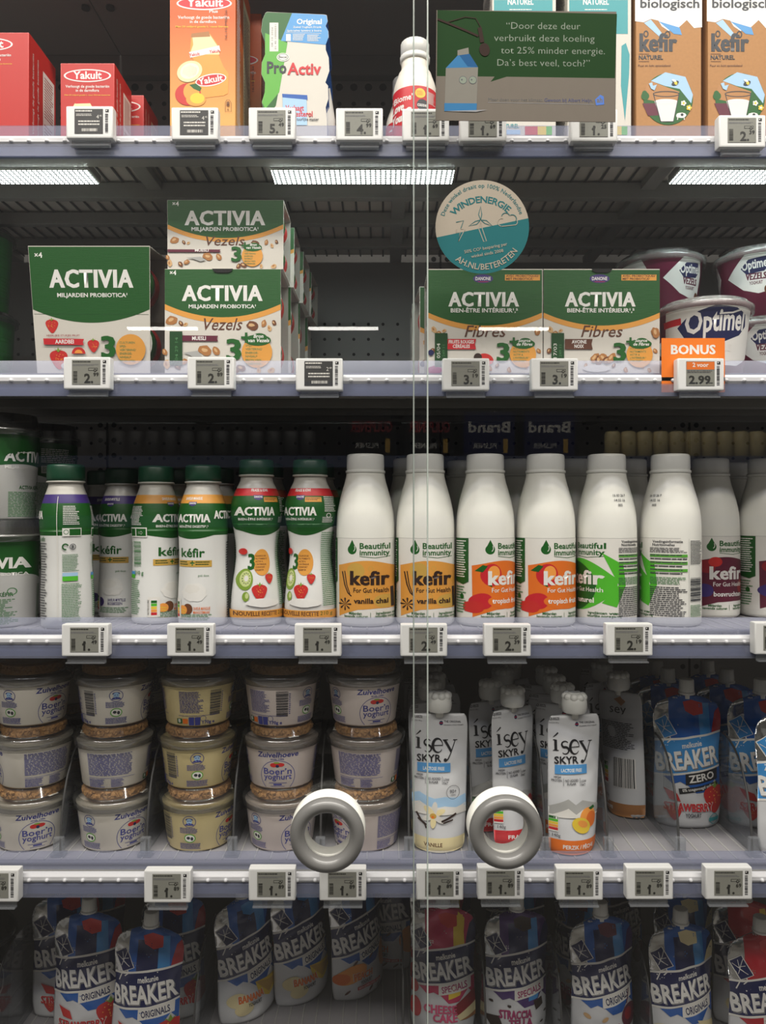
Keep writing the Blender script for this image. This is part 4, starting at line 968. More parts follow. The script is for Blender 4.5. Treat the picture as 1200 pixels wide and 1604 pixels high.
def FB_():
    k = .872 / F / 3.158; a = Art(457, 1206, k, 142); z = lambda y: (1206 - y) * k
    wave = [(457 + x, 700 + 55 * max(0, math.cos((x + 20) / 110.0))) for x in range(-440, 441, 20)]
    a.poly('card_green', wave[::-1] + [(17, 640), (897, 640)])
    a.text('white', 'FRAISE & KIWI', 424, 536, 13, 96, bold=.03); a.poly('purple', [(388, 554), (440, 554), (434, 572), (414, 580), (394, 572)]); a.text('white', 'DANONE', 414, 567, 9, 42, bold=.03)
    a.rect('orange', 442, 564, 528, 588); a.lines('brown', 446, 568, 524, 584, 2, seed=1)
    a.text('white', 'ACTIVIA', 410, 655, 40, 182, bold=.05); a.text('white', 'BIEN-ÊTRE INTÉRIEUR¹,²', 410, 680, 11, 160, bold=.02)
    a.lines('white', 540, 560, 600, 640, 7, seed=3); a.ring('white', 560, 655, 10, 3); a.lines('white', 530, 664, 585, 694, 3, seed=4)
    a.ell('orange', 436, 890, 52, 66, 30); a.text('green', '3', 377, 924, 74, 36, bold=.06)
    for i, t in enumerate(('SOURCE DE', 'NUTRIMENTS', 'ACTIF À', 'L’INTÉRIEUR', 'CONFORT', 'DIGESTIF')): a.text('brown', t, 398, 862 + i * 14, 8, None, al='l', bold=.01)
    a.ell('kiwi', 352, 975, 34, 54, 20); a.ell('kiwil', 354, 972, 24, 40, 18); a.ell('paper', 356, 970, 9, 15)
    for i in range(12): a.ell('ink', 356 + 16 * math.cos(i * .52), 970 + 26 * math.sin(i * .52), 2, 3, 6)
    a.ell('kiwi', 358, 1060, 14, 24); a.ell('kiwil', 362, 1056, 7, 14)
    a.berry(420, 1034, 36, 4); a.berry(474, 968, 22, 5); a.ell('straw', 340, 836, 18, 16)
    a.ell('white', 440, 1090, 80, 22, 18, wob=.08)
    a.rect('orange', 240, 1128, 700, 1168); a.text('brown', 'NOUVELLE RECETTE', 414, 1154, 20, 190, bold=.03); a.text('green', '210 g', 545, 1152, 18)
    a.lines('gprn', 530, 740, 610, 1110, 30, seed=9); a.lines('gprn', 640, 740, 760, 1110, 30, seed=10); a.lines('gprn', 190, 740, 280, 1110, 30, seed=11)
    T = [(0, .0282), (.004, .030), (.022, .0305), (.045, .0285), (.072, .0248), (.09, .0245), (.108, .0268), (.122, .0298), (.133, .0305), (.142, .0295), (.152, .0262), (.160, .0225), (.165, .0200), (.168, .0192), (.1725, .0188)]
    return small_bottle(T, .0205, .0165, 'red', (z(705), z(553), z(510)), a, .030, .1745)
def pb(key, px, Y, lab, rot=0, lean=0): s = .98 if key in ('chai', 'trop', 'bos', 'plain') else .98 if key == 'kiwi' else 1; put(key, MK[key], (X(px, Y), Y, D3), lab, 'bottle', rot=(0, lean, rot), scale=(s, s, 1))
MK = {'blue': lambda: kefir_drink('blue'), 'mango': lambda: kefir_drink('mango'), 'kiwi': FB_}
pb('blue', 106, .886, 'green-capped drink bottle turned to its small print, purple collar, nearest the tubs', -142, .6)
pb('blue', 192, .965, 'green-capped drink bottle with purple collar and a blueberry printed on its front', 0)
pb('blue', 162, 1.02, 'green-capped bottle behind the two with purple collars', 40)
pb('blue', 176, 1.08, 'green-capped bottle furthest back among the purple-collared ones', 90)
pb('mango', 245, .92, 'orange-collared drink bottle turned so its nutrition letters show', 70)
pb('mango', 318.5, .899, 'orange-collared drink bottle facing front with a mango printed on it', 0)
pb('mango', 278, .985, 'orange-collared bottle behind the one with nutrition letters', 30)
pb('mango', 341, .962, 'orange-collared bottle behind the one facing front', -20)
pb('kiwi', 402, .905, 'waisted strawberry kiwi bottle with a whole kiwi slice in view', 33)
pb('kiwi', 486, .905, 'waisted strawberry kiwi bottle beside the white-capped ones', 0)
pb('kiwi', 419, .972, 'strawberry kiwi bottle behind the one with the whole kiwi slice', -30)
pb('kiwi', 499, .975, 'strawberry kiwi bottle behind the one beside the white caps', -40)
# white-capped kefir bottles
WT = dense([(0, .0325), (.003, .0348), (.05, .035), (.108, .035), (.128, .0338), (.145, .0305), (.158, .0268), (.168, .0240), (.175, .0228)], 44)
def white_bottle(art):
    r = empty('kefir_bottle'); rf = interp(WT); q = Part()
    q.lathe([(b, a) for a, b in WT], 'plastic_white', 56); q.art(art, onround(rf, .035), .002, .006); q.build('bottle_body', r)
    q = Part(); c = .0222
    q.lathe([(.0228, .1752), (.0236, .1757), (.0236, .1782), (.0222, .1788), (c, .1794), (c * 1.01, .182), (c, .1945), (c * .96, .1968), (c * .88, .1975)], 'plastic_cap', 72, 0, 0, 36, .006); q.build('cap', r)
    return r
KW = .87 / F
def wlabel(a, x0, x1, ytop, ybot):
    a.rect('paper', x0, ytop, x1, ybot)
def bi_logo(a, xl, y, h, xr, c='green'):
    """leaf at xl, lettering up to xr, first line's baseline at y"""
    a.ell(c, xl + h * .55, y + h * .15, h * .8, h * .85, 20); a.poly(c, [(xl - h * .1, y - h * .2), (xl + h * .55, y - h * 1.6), (xl + h * 1.2, y - h * .2)])
    a.ring('paper', xl + h * .35, y - h * .1, h * .7, h * .12, 10, -.9, .6)
    x0 = xl + h * 1.9; w = xr - x0
    a.text(c, 'Beautiful', x0, y, h, w, al='l', bold=.035); a.text(c, 'immunity', x0, y + h * 1.15, h * .95, w * .98, al='l', bold=.035)
    a.line(c, [(x0, y + h * 1.35), (x0 + w * .5, y + h * 1.62), (x0 + w, y + h * 1.3)], h * .1)
def art_flavour(kind):
    # drawn in the frame of the first vanilla bottle: centre 735, half width 147
    a = Art(735, 1206, KW / 3.158, 147)
    a.rect('paper', 735 - 310, 768, 735 + 310, 1168); a.line('lgrey', [(425, 768), (1045, 768)], 2)
    bi_logo(a, 656, 820, 28, 862)
    c = {'chai': 'orange', 'trop': 'dorange', 'bos': 'maroon'}[kind]
    top = [(x, 905 - 26 * math.sin((x - 600) / 290 * 3.2)) for x in range(604, 1000, 14)]
    a.poly(c, top + [(996, 1118), (800, 1116), (700, 1122), (640, 1142), (606, 1160)])
    if kind == 'chai':
        a.ell('gold', 690, 930, 44, 40); a.ell('gold', 840, 1080, 60, 34); a.ring('gold', 765, 918, 12, 3, 6); a.ring('gold', 748, 1056, 13, 3, 6)
        a.line('dbrown', [(622, 934), (634, 1000), (650, 1040), (668, 1056)], 6); a.line('dbrown', [(634, 932), (644, 1000), (660, 1044)], 5)
        for i in range(8): a.poly('dbrown', [(636, 1096), (636 + 28 * math.cos(i * .785 - .16), 1096 + 28 * math.sin(i * .785 - .16)), (636 + 33 * math.cos(i * .785), 1096 + 33 * math.sin(i * .785)), (636 + 28 * math.cos(i * .785 + .16), 1096 + 28 * math.sin(i * .785 + .16))])
        a.line('dbrown', [(868, 1010), (872, 1110)], 14); t2, tc = 'vanilla chai', 'dbrown'
    elif kind == 'trop':
        a.ell('red', 680, 950, 50, 56); a.ell('peach', 690, 940, 30, 36); a.ell('red', 640, 1080, 44, 40); a.ell('straw', 612, 1110, 34, 30); a.ell('dorange', 780, 1080, 120, 40); a.poly('green', [(612, 930), (640, 900), (660, 906), (640, 936)]); a.poly('green', [(660, 1000), (676, 985), (680, 1010)]); t2, tc = 'tropisch fruit', 'white'
    else:
        a.ell('dred', 650, 930, 40, 36); a.ell('straw', 690, 905, 34, 26); a.ell('purple', 640, 1060, 40, 36); a.ell('dred', 860, 1040, 40, 40); t2, tc = 'bosvruchten', 'white'
    a.text(tc, 'kefir', 760, 998, 66, 198, bold=.07); a.text(tc, 'For Gut Health', 766, 1036, 22, 176, bold=.01); a.text(tc, t2, 766, 1090, 24, 172, bold=.04)
    a.text('green', 'Miljarden', 688, 1146, 12, 64, bold=.03); a.text('green', 'levende culturen', 692, 1161, 12, 118, bold=.03); a.line('green', [(764, 1136), (764, 1164)], 2); a.text('green', 'Ingrediënten van', 840, 1146, 12, 96, bold=.03); a.text('green', 'natuurlijke oorsprong', 846, 1161, 12, 118, bold=.03)
    b = Art(0, 1206, KW / 3.158); b.items = a.items; g = -235
    b.poly('card_green', [(g - 60, 768), (g + 55, 768), (g + 55, 985), (g + 20, 1000), (g - 60, 985)]); b.lines('paper', g - 50, 780, g + 45, 970, 13, seed=4, wl=(.15, .4)); b.lines('gprn', g - 50, 1010, g + 40, 1150, 8, seed=5); b.ell('green', g + 10, 1060, 14)
    t = 375; nutrition(b, t)
    return a
def nutrition(b, t):
    b.text('prn', 'Voedingsinformatie', t - 70, 790, 12, 150, bold=.02, al='c'); b.text('prn', 'Nutritionelles', t - 90, 806, 12, 110, bold=.02)
    for i in range(6):
        if i % 2 == 0: b.rect('lgreen', t - 160, 848 + i * 18, t + 30, 862 + i * 18)
        b.lines('prn', t - 158, 850 + i * 18, t + 28, 862 + i * 18, 1, .6, seed=i + 30, wl=(.1, .3))
    b.lines('prn', t - 160, 815, t + 30, 842, 3, seed=20); b.lines('gprn', t - 160, 962, t + 30, 1000, 4, seed=21); b.lines('prn', t - 160, 1010, t + 30, 1160, 12, seed=22); b.line('lgrey', [(t + 38, 770), (t + 38, 1165)], 1.5)
    b.lines('prn', t + 46, 780, t + 140, 900, 13, seed=23); b.barcode('ink', t + 46, 965, t + 130, 1085, 6, False); b.lines('gprn', t + 46, 1100, t + 140, 1160, 7, seed=24)
def art_plain():
    a = Art(735, 1206, KW / 3.158, 147)
    a.rect('paper', 735 - 310, 768, 735 + 310, 1168); a.line('lgrey', [(425, 768), (1045, 768)], 2); bi_logo(a, 656, 820, 28, 862)
    a.ell('lime', 735, 1000, 150, 130, 40); a.ell('green', 700, 1010, 130, 124, 40); a.poly('lime', [(850, 840), (915, 900), (930, 1000), (880, 1110), (850, 1090), (890, 1000)])
    a.text('white', 'kefir', 760, 998, 66, 198, bold=.07); a.text('white', 'For Gut Health', 766, 1036, 22, 176, bold=.01); a.text('white', 'naturel', 766, 1090, 24, 110, bold=.04)
    a.text('green', 'Ingrediënten van', 840, 1146, 12, 96, bold=.03); a.text('green', 'natuurlijke oorsprong', 846, 1161, 12, 118, bold=.03)
    b = Art(0, 1206, KW / 3.158); b.items = a.items; nutrition(b, 375)
    for i, (t, w) in enumerate((('16 03 26 F', 78), ('14:32 16', 64), ('005', 26))): b.text('ink', t, 231, 560 + i * 24, 12, w, bold=.01)
    return a
for kd, i in (('chai', 0), ('trop', 0), ('bos', 0)): MK[kd] = (lambda kd: lambda: white_bottle(art_flavour(kd)))(kd)
MK['plain'] = lambda: white_bottle(art_plain())
pb('chai', 572.5, .905, 'white vanilla kefir bottle beside the strawberry kiwi bottles', 0)
pb('chai', 666, .905, 'white vanilla kefir bottle seen behind the glass edges', 2)
pb('trop', 760, .905, 'white tropical fruit kefir bottle beside the vanilla ones', 27)
pb('trop', 854.5, .905, 'white tropical fruit kefir bottle beside the bottle with a date stamp', 14)
pb('plain', 950, .905, 'white kefir bottle with a stamped date, its bright green label turned aside', -74)
pb('plain', 1050, .905, 'white kefir bottle showing only its nutrition table and bar code', -140)
pb('bos', 1113, .978, 'forest fruit kefir bottle set back behind the one with the nutrition table', 4)
pb('bos', 1201, .978, 'forest fruit kefir bottle at the picture edge', 20)
for i, (px, Y, lab) in enumerate(((643, .978, 'white-capped bottle standing behind the two vanilla ones'), (726, 1.02, 'white-capped bottle seen in the gap beside the second vanilla one'), (812, .988, 'white-capped bottle behind the two tropical fruit ones'),
        (900, .985, 'white-capped bottle behind the bottle with a date stamp'), (985, .99, 'white-capped bottle in the gap before the nutrition table bottle'), (1150, 1.062, 'white-capped bottle behind the two forest fruit ones'))):
    pb(('chai', 'chai', 'trop', 'plain', 'plain', 'bos', 'chai')[i], px, Y, lab, (150, 110, 120, 100, 160, 60, 90)[i])
# ------------------------------------------------------------------ granola cups on the fourth shelf
PITCH = .0712
def cup_art():
    R = 190; a = Art(0, 0, .0405 / R, 0); D = lambda g: g / 180 * PI * R     # angle to px along the round
    a.text('bprn', 'Zuivelhoeve', 0, -196, 30, 226, bold=.035, shear=.15, rot=.02); a.text('bprn', 'sinds 1986', 0, -180, 9, 72, bold=.02)
    a.ring('bprn', 0, -78, 98, 3, 34, -.75, PI + .75); a.ell('straw', -20, -148, 20, 13); a.ell('straw', 14, -150, 24, 12); a.ell('kiwi', -4, -162, 16, 5); a.ell('navy', 0, -142, 9)
    a.text('bprn', 'Boer’n', 0, -92, 36, 158, bold=.01); a.text('bprn', 'yoghurt', 0, -60, 34, 160, bold=.01); a.line('bprn', [(-52, -38), (52, -38)], 2.5); a.rect('bprn', -24, -33, 24, -24); a.line('bprn', [(-40, -18), (40, -18)], 2)
    m = D(-75)
    a.ring('bprn', m, -186, 34, 3, 24); a.ell('bprn', m, -196, 20, 12, a0=0, a1=PI); a.ell('lblue', m, -188, 15, 18); a.ell('bprn', m, -164, 24, 14, a0=0, a1=PI); a.ell('bprn', m - 6, -190, 3); a.ell('bprn', m + 6, -190, 3); a.line('bprn', [(m - 6, -178), (m + 6, -178)], 2)
    a.lines('bprn', m - 55, -148, m + 55, -112, 4, .6, seed=2, ragged=.2)
    a.ell('lgreen', m, -84, 32, 26); a.ell('paper', m, -84, 27, 21); a.ell('ink', m - 8, -86, 10, 9); a.ell('ink', m + 12, -82, 8, 11); a.lines('bprn', m - 60, -52, m + 60, -14, 4, .62, seed=3, ragged=.05)
    b = D(-120); a.barcode('prn', b - 36, -214, b + 28, -60, 4, False); a.lines('bprn', b + 32, -200, b + 42, -70, 9, seed=5); a.ring('bprn', b - 72, -48, 16, 2); a.text('bprn', '170g e', b - 40, -16, 18, 70, bold=.02)
    t = D(-160); a.lines('bprn', t - 70, -212, t + 62, -80, 13, .6, seed=6); a.line('bprn', [(t - 80, -66), (t + 150, -66)], 2); a.rect('bprn', t + 14, -58, t + 44, -8); a.rect('bprn', t - 20, -58, t + 10, -8); a.rect('dorange', t - 56, -48, t - 26, -18); a.rect('green', t - 92, -48, t - 60, -18)
    a.text('white', 'B', t - 76, -25, 20, bold=.04)
    t = D(118); a.lines('bprn', t - 150, -214, t + 95, -80, 13, .62, seed=7, ragged=.08); a.line('bprn', [(t - 150, -68), (t + 110, -68)], 2); a.lines('bprn', t - 150, -60, t - 50, -8, 5, .6, seed=8); a.lines('bprn', t - 20, -60, t + 50, -8, 5, .6, seed=9)
    a.items = [(m_, [(u, v * .90) for u, v in vs], fs) for m_, vs, fs in a.items]
    return a
def mk_cup(mat):
    def f():
        r = empty('granola_cup'); T = [(0, .0352), (.002, .0368), (.049, .0424), (.051, .043)]; rf = interp(T)
        q = Part(); q.lathe([(b, a) for a, b in T], mat, 56); q.art(cup_art(), onround(rf, .0405), .0035, None); q.build('cup_body', r)
        q = Part(); q.lathe([(.0436, .0455), (.0450, .0457), (.0464, .0530), (.0466, .0556), (.0455, .0572), (.0440, .0576), (.0405, .0577)], 'clear_lid', 72, 0, 0, 36, .004, close=False); q.lathe([(.0405, .0577), (.0385, .0588), (.0366, .0700), (.0350, .0708)], 'clear_dome', 64, close=False)
        q.lathe([(.0350, .0708), (.001, .0709)], 'clear_dome', 64, close=False); q.build('lid', r)
        rd = random.Random(5); q = Part()
        q.lathe([(.035, .0580), (.034, .0678)], 'granola', 24)
        for i in range(210):
            a = rd.uniform(0, 2 * PI); rr = .0335 if rd.random() < .75 else rd.uniform(.005, .033); z = rd.uniform(.0605, .0655) if rr == .0335 else .0655
            q.blob((rr * math.cos(a), rr * math.sin(a), z), rd.uniform(.0020, .0038), 'granola', 1, .28, rd)
        o = q.build('granola_filling', r); o['kind'] = 'stuff'
        q = Part(); q.box(-.006, .006, -.0385, -.020, .0583, .0590, 'plastic_white', .0003); o = q.build('paper_spoon', r); o.rotation_euler = (0, 0, .5); o['label'] = 'white folded spoon handle'
        return r
    return f
COLS = ((52, 'first', 'cup_cream'), (181, 'second', 'cup_cream'), (311, 'third', 'cup_yellow'), (440, 'fourth', 'cup_pink'), (573, 'fifth', 'cup_pink'))
PHI = {3: (63, 95, 163, 130, 23), 2: (-63, -100, 87, 0, -120), 1: (33, 52, 72, 36, -52)}
SEEN = {3: ('its portrait roundel', 'a bar code and portrait roundel', 'its small print and nutrition squares', 'a bar code in front', 'its berry lettering'),
        2: ('only small print', 'only small print', 'a bar code and portrait roundel', 'its strawberry lettering in full', 'a full panel of small print'),
        1: ('its round lettering', 'a portrait roundel', 'a portrait roundel', 'its portrait roundel', 'its lettering cut by the ring handle')}
LV = {1: 'bottom', 2: 'middle', 3: 'top'}
for c, (px, nm, mat) in enumerate(COLS):
    for row in (1, 2, 3):
        jx = random.Random(c * 7 + row).uniform(-.0015, .0015)
        put('cup' + mat, mk_cup(mat), (X(px, .912) + jx, .912, D4 + .0003 + PITCH * (row - 1)), '%s granola cup of the %s stack, showing %s' % (LV[row], nm, SEEN[row][c]), 'yoghurt cup', 'granola cups on the fourth shelf', rot=(0, 0, PHI[row][c]))
for c, (px, nm, mat) in enumerate(COLS):
    for row in (1, 2, 3):
        put('cup' + mat, None, (X(px, .912) * 1.005, 1.008, D4 + .0003 + PITCH * (row - 1)), '%s granola cup in the row behind the %s stack' % (LV[row], nm), 'yoghurt cup', 'granola cups behind the front row', rot=(0, 0, 40 + 67 * row + 31 * c))

# ------------------------------------------------------------------ pouches
def pouch_part(wt, tt, H, base, art, back=None, wr=.0006, seed=0, foot=.0, st=.00002):
    """wt, tt: (v, half width) and (v, half thickness) tables"""
    w = interp(dense(wt, 40)); t = interp(dense(tt, 40)); rd = random.Random(seed); ph = [rd.uniform(0, 6) for _ in range(8)]
    def dep(u, v):
        s = min(1, abs(u) / w(v)); d = t(v) * max(0, 1 - s ** 2.4)
        n = math.sin(u * 190 + ph[0] + 2 * math.sin(v * 70 + ph[1])) * math.sin(v * 120 + ph[2]) + .6 * math.sin(u * 90 - v * 210 + ph[3])
        return d + wr * n * (1 - s ** 4) * (.5 + 1.2 * max(0, v / H - .55))
    q = Part(); nu, nv = 34, 44
    def front(u, v, d): 
        ww = w(max(0, min(H, v))); return (max(-ww, min(ww, u)), -dep(max(-ww, min(ww, u)), v) - d, v + foot * (1 - (u / ww) ** 2 if abs(u) < ww else 0) * max(0, 1 - v / .03) * -1 + foot)
    def backf(u, v, d): p = front(-u, v, d); return (-p[0] * -1, -p[1], p[2])
    F_, B_ = [], []
    for j in range(nv + 1):
        v = H * j / nv; F_.append([]); B_.append([])
        for i in range(nu + 1):
            s = -1 + 2 * i / nu; s = math.copysign(abs(s) ** .85, s); u = s * w(v); p = front(u, v, 0); a = q.bm.verts.new(p); F_[-1].append(a)
            B_[-1].append(a if i in (0, nu) else q.bm.verts.new((p[0], -p[1], p[2])))
    for j in range(nv):
        for i in range(nu):
            q.face([F_[j][i], F_[j][i + 1], F_[j + 1][i + 1], F_[j + 1][i]], base, True)
            q.face([B_[j][i + 1], B_[j][i], B_[j + 1][i], B_[j + 1][i + 1]], base, True)
    for i in range(nu):
        q.face([F_[0][i + 1], F_[0][i], B_[0][i], B_[0][i + 1]], base, False); q.face([F_[nv][i], F_[nv][i + 1], B_[nv][i + 1], B_[nv][i]], base, False)
    inn = lambda fn: (lambda u, v, d: fn(u, max(0, min(H, v)), d))
    q.art(art, inn(front), .0025, .0025, base=.0003, step=st)
    if back: q.art(back, inn(lambda u, v, d: (lambda p: (-p[0], -p[1], p[2]))(front(u, v, d))), .005, .005, base=.0004, step=.00004)
    return q
def rcap(r, h, z):
    q = Part(); q.lathe([(r * 1.08, z), (r * 1.1, z + .0022), (r * .98, z + .003), (r, z + .004), (r * .94, z + h * .94), (r * .84, z + h)], 'plastic_cap', 48, 0, 0, 16, .02); return q
def spout(r, z0, z1):
    q = Part(); q.lathe([(r, z0), (r, z1 - .003), (r * 1.35, z1 - .0028), (r * 1.35, z1 - .0012), (r, z1 - .001), (r, z1)], 'plastic_white', 20); return q
# white skyr pouches with scalloped caps
def skyr(kind):
    def f():
        r = empty('skyr_pouch'); k = .875 / F / 3.82; a = Art(232, 1232, k); H = .154
        fcol, fname = {'van': ('cream', 'VANILLE'), 'fram': ('red', 'FRAMBOOS'), 'perz': ('dorange', 'PERZIK / PÊCHE'), 'car': ('nut', 'KARAMEL TOFFEE')}[kind]
        a.rect(fcol, 40, 1145, 420, 1234); a.text('brown' if kind == 'van' else 'white', fname, 190 if kind == 'van' else 240, 1196, 22, 110 if kind == 'van' else 200, bold=.03)
        a.text('prn', 'SQUEEZE', 96, 446, 15, 68, bold=.02); a.text('prn', 'POUCH 140 g', 96, 466, 8, 60); a.ell('navy', 243, 476, 12, 12); a.line('red', [(232, 476), (254, 476)], 4); a.text('prn', 'THE ORIGINAL', 312, 474, 12, 104, bold=.01); a.text('prn', 'ICELANDIC STYLE YOGURT', 318, 492, 8, 120)
        # the lettering with thick and thin strokes
        a.vline('black', [(92, 546, 3), (104, 536, 7), (120, 521, 9)]); a.rect('black', 97, 562, 113, 624); a.rect('black', 90, 560, 106, 565); a.rect('black', 89, 621, 121, 626)
        def stroke(f, w, n=22): a.vline('black', [f(i / n) + (w(i / n),) for i in range(n + 1)])
        stroke(lambda t: (160 + 20 * math.cos(.6 + 3.9 * t), 588 - 18 * math.sin(.6 + 3.9 * t)), lambda t: 4 + 9 * t); stroke(lambda t: (160 + 22 * math.cos(1.9 - 4.3 * t), 624 - 20 * math.sin(1.9 - 4.3 * t)), lambda t: 14 - 10 * t)
        stroke(lambda t: (221 + 30 * math.cos(.05 + 5.6 * t), 606 - 40 * math.sin(.05 + 5.6 * t)), lambda t: 4 + 13 * math.sin(PI * min(1, t * 1.0)) ** 2); a.rect('black', 194, 603, 252, 608)
        a.vline('black', [(262, 574, 15), (284, 610, 15), (302, 642, 14)]); a.vline('black', [(328, 574, 4), (314, 612, 5), (298, 654, 6), (284, 682, 7), (272, 694, 8)]); a.ell('black', 266, 690, 10); a.rect('black', 252, 572, 284, 577); a.rect('black', 314, 572, 340, 577)
        a.text('black', 'SKYR', 168, 700, 40, 146, bold=.022)
        a.rect('sky', 98, 708, 296, 762); a.text('white', 'LACTOSE FREE', 196, 750, 19, 128, bold=.03)
        for t, x, y, w in (('HIGH', 112, 786, 36), ('PROTEIN', 108, 806, 54), ('NO ADDED', 196, 806, 82), ('SUGAR', 194, 826, 56), ('LOW', 272, 812, 34), ('FAT', 268, 832, 28)): a.text('prn', t, x, y, 14, w, bold=.01)
        a.line('prn', [(145, 786), (145, 830)], 2); a.line('prn', [(247, 786), (247, 832)], 2)
        m = [(56, 900), (110, 880), (150, 900), (200, 915), (260, 905), (330, 915), (390, 900), (396, 985), (60, 990)] if kind == 'van' else [(56, 960), (120, 930), (170, 905), (215, 940), (260, 915), (330, 935), (396, 960), (396, 1000), (56, 1000)]
        a.poly('lblue' if kind == 'van' else 'lgrey', m); a.poly('paper', [(x, y + 55) for x, y in m[:-2]] + [(396, 1010), (60, 1010)])
        if kind == 'van':
            a.ring('prn', 312, 880, 40, 2, 30); a.text('prn', '90+', 312, 886, 22, 40); a.text('prn', 'YEARS', 312, 902, 9, 32)
            for t in range(6): a.ell('offwhite' if t % 2 else 'cream', 195 + 34 * math.cos(t * 1.05 + .4), 1010 - 38 * math.sin(t * 1.05 + .4), 40, 17, 14, rot=t * 1.05 + .4)
            a.ell('gold', 190, 1016, 20, 16); a.ell('dorange', 188, 1022, 8)
            a.line('dbrown', [(92, 1006), (120, 1050), (150, 1070)], 12); a.line('dbrown', [(100, 1040), (140, 1066), (150, 1090)], 9); a.line('dbrown', [(240, 1048), (290, 1026), (330, 1006)], 12); a.line('dbrown', [(250, 1056), (310, 1040)], 8)
        elif kind == 'perz':
            a.ell('peach', 300, 1020, 62, 60, 28); a.ell('dorange', 322, 1030, 40, 44, 20); a.ell('yellow', 250, 1060, 64, 44, 22, rot=-.4); a.ell('peach', 258, 1052, 36, 20, 18, rot=-.4); a.poly('green', [(300, 965), (340, 952), (352, 968), (320, 978)])
        elif kind == 'fram':
            for x, y in ((300, 1020), (345, 1050), (320, 980), (360, 1000)): a.ell('red', x, y, 26, 28, 12, wob=.12)
        else:
            a.poly('nut', [(230, 1010), (300, 990), (340, 1020), (330, 1070), (260, 1090)]); a.poly('nutl', [(230, 1010), (300, 990), (340, 1020), (268, 1040)])
        if kind != 'van': a.score(70, 1000, 116, 1100); a.text('prn', '℮ 140g', 96, 1130, 18, 60)
        b = Art(232, 1232, k); b.rect(fcol, 40, 1145, 420, 1234); b.text('white', fname, 130, 1192, 20, 120, bold=.03); b.lines('prn', 90, 620, 360, 800, 13, seed=4); b.barcode('ink', 200, 850, 350, 1040, 7, True, 'white'); b.score(100, 880, 150, 1040); b.text('prn', '℮ 140g', 120, 1120, 20, 70); b.text('black', 'sey', 232, 560, 60, 130); b.poly('nut', [(200, 470), (250, 450), (290, 480), (260, 510)])
        wt = [(0, .0262), (.004, .0285), (.025, .0300), (.06, .0312), (.10, .0320), (.14, .0330), (.150, .0315), (.154, .029)]
        tt = [(0, .0150), (.006, .0165), (.03, .0150), (.07, .0115), (.11, .0075), (.14, .0035), (.154, .0022)]
        pouch_part(wt, tt, H, 'foil_white', a, b, .0006, 3).build('pouch_body', r)
        spout(.0048, H - .004, H + .004).build('spout', r)
        q = Part(); z = H + .0025; c = .0136
        q.lathe([(c * .5, z), (c * .92, z + .0006), (c * 1.02, z + .003), (c * 1.07, z + .009), (c * 1.02, z + .016), (c * .86, z + .019)], 'plastic_cap', 64)
        for i in range(9):
            an = 2 * PI * i / 9; q.blob((c * .74 * math.cos(an), c * .74 * math.sin(an), z + .0185), c * .36, 'plastic_cap', 2, 0)
        q.lathe([(c * .8, z + .018), (c * .45, z + .0235), (c * .2, z + .0225)], 'plastic_cap', 32); q.build('scalloped_cap', r)
        return r
    return f
def ps(kind, px, Y, lab, rot=(0, 0, 0), dk=D4): put('skyr' + kind, skyr(kind), (X(px, Y), Y, dk + .0006), lab, 'yoghurt pouch', rot=rot)
ps('van', 688, .888, 'white vanilla skyr pouch facing front beside the glass edges')
ps('van', 673, .945, 'vanilla skyr pouch just behind the facing one, its cap peeping out', (0, 0, 36))
ps('van', 681, .990, 'vanilla skyr pouch third in the vanilla row', (0, 0, -8))
ps('van', 676, 1.035, 'vanilla skyr pouch fourth in the vanilla row', (0, 0, 4))
ps('van', 668, 1.082, 'vanilla skyr pouch at the back of the vanilla row', (0, 0, 10))
ps('fram', 803, .912, 'raspberry skyr pouch seen through the ring handle', (0, 0, 33))
ps('fram', 768, .948, 'raspberry skyr pouch beside and behind the one in the ring handle', (0, 0, 30))
ps('fram', 787, 1.018, 'raspberry skyr pouch third in the raspberry row', (0, 0, 26))
ps('fram', 800, 1.065, 'raspberry skyr pouch at the back of the raspberry row', (0, 0, 26))
ps('perz', 896, .882, 'peach skyr pouch facing front above the clear dividers', (0, 1, 14))
ps('perz', 881, .930, 'peach skyr pouch second in the peach row', (0, 0, -20))
ps('perz', 868, .978, 'peach skyr pouch third in the peach row', (0, 0, -20))
ps('perz', 856, 1.030, 'peach skyr pouch at the back of the peach row', (0, 0, -20))
ps('car', 943, 1.055, 'caramel skyr pouch between the peach row and the pouch turned to its bar code', (0, 0, 32))
ps('car', 944, 1.135, 'caramel skyr pouch at the back of the caramel row', (0, 0, -10))
ps('car', 981, .988, 'caramel skyr pouch turned to its bar code, leaning to the side', (0, 4, 128))
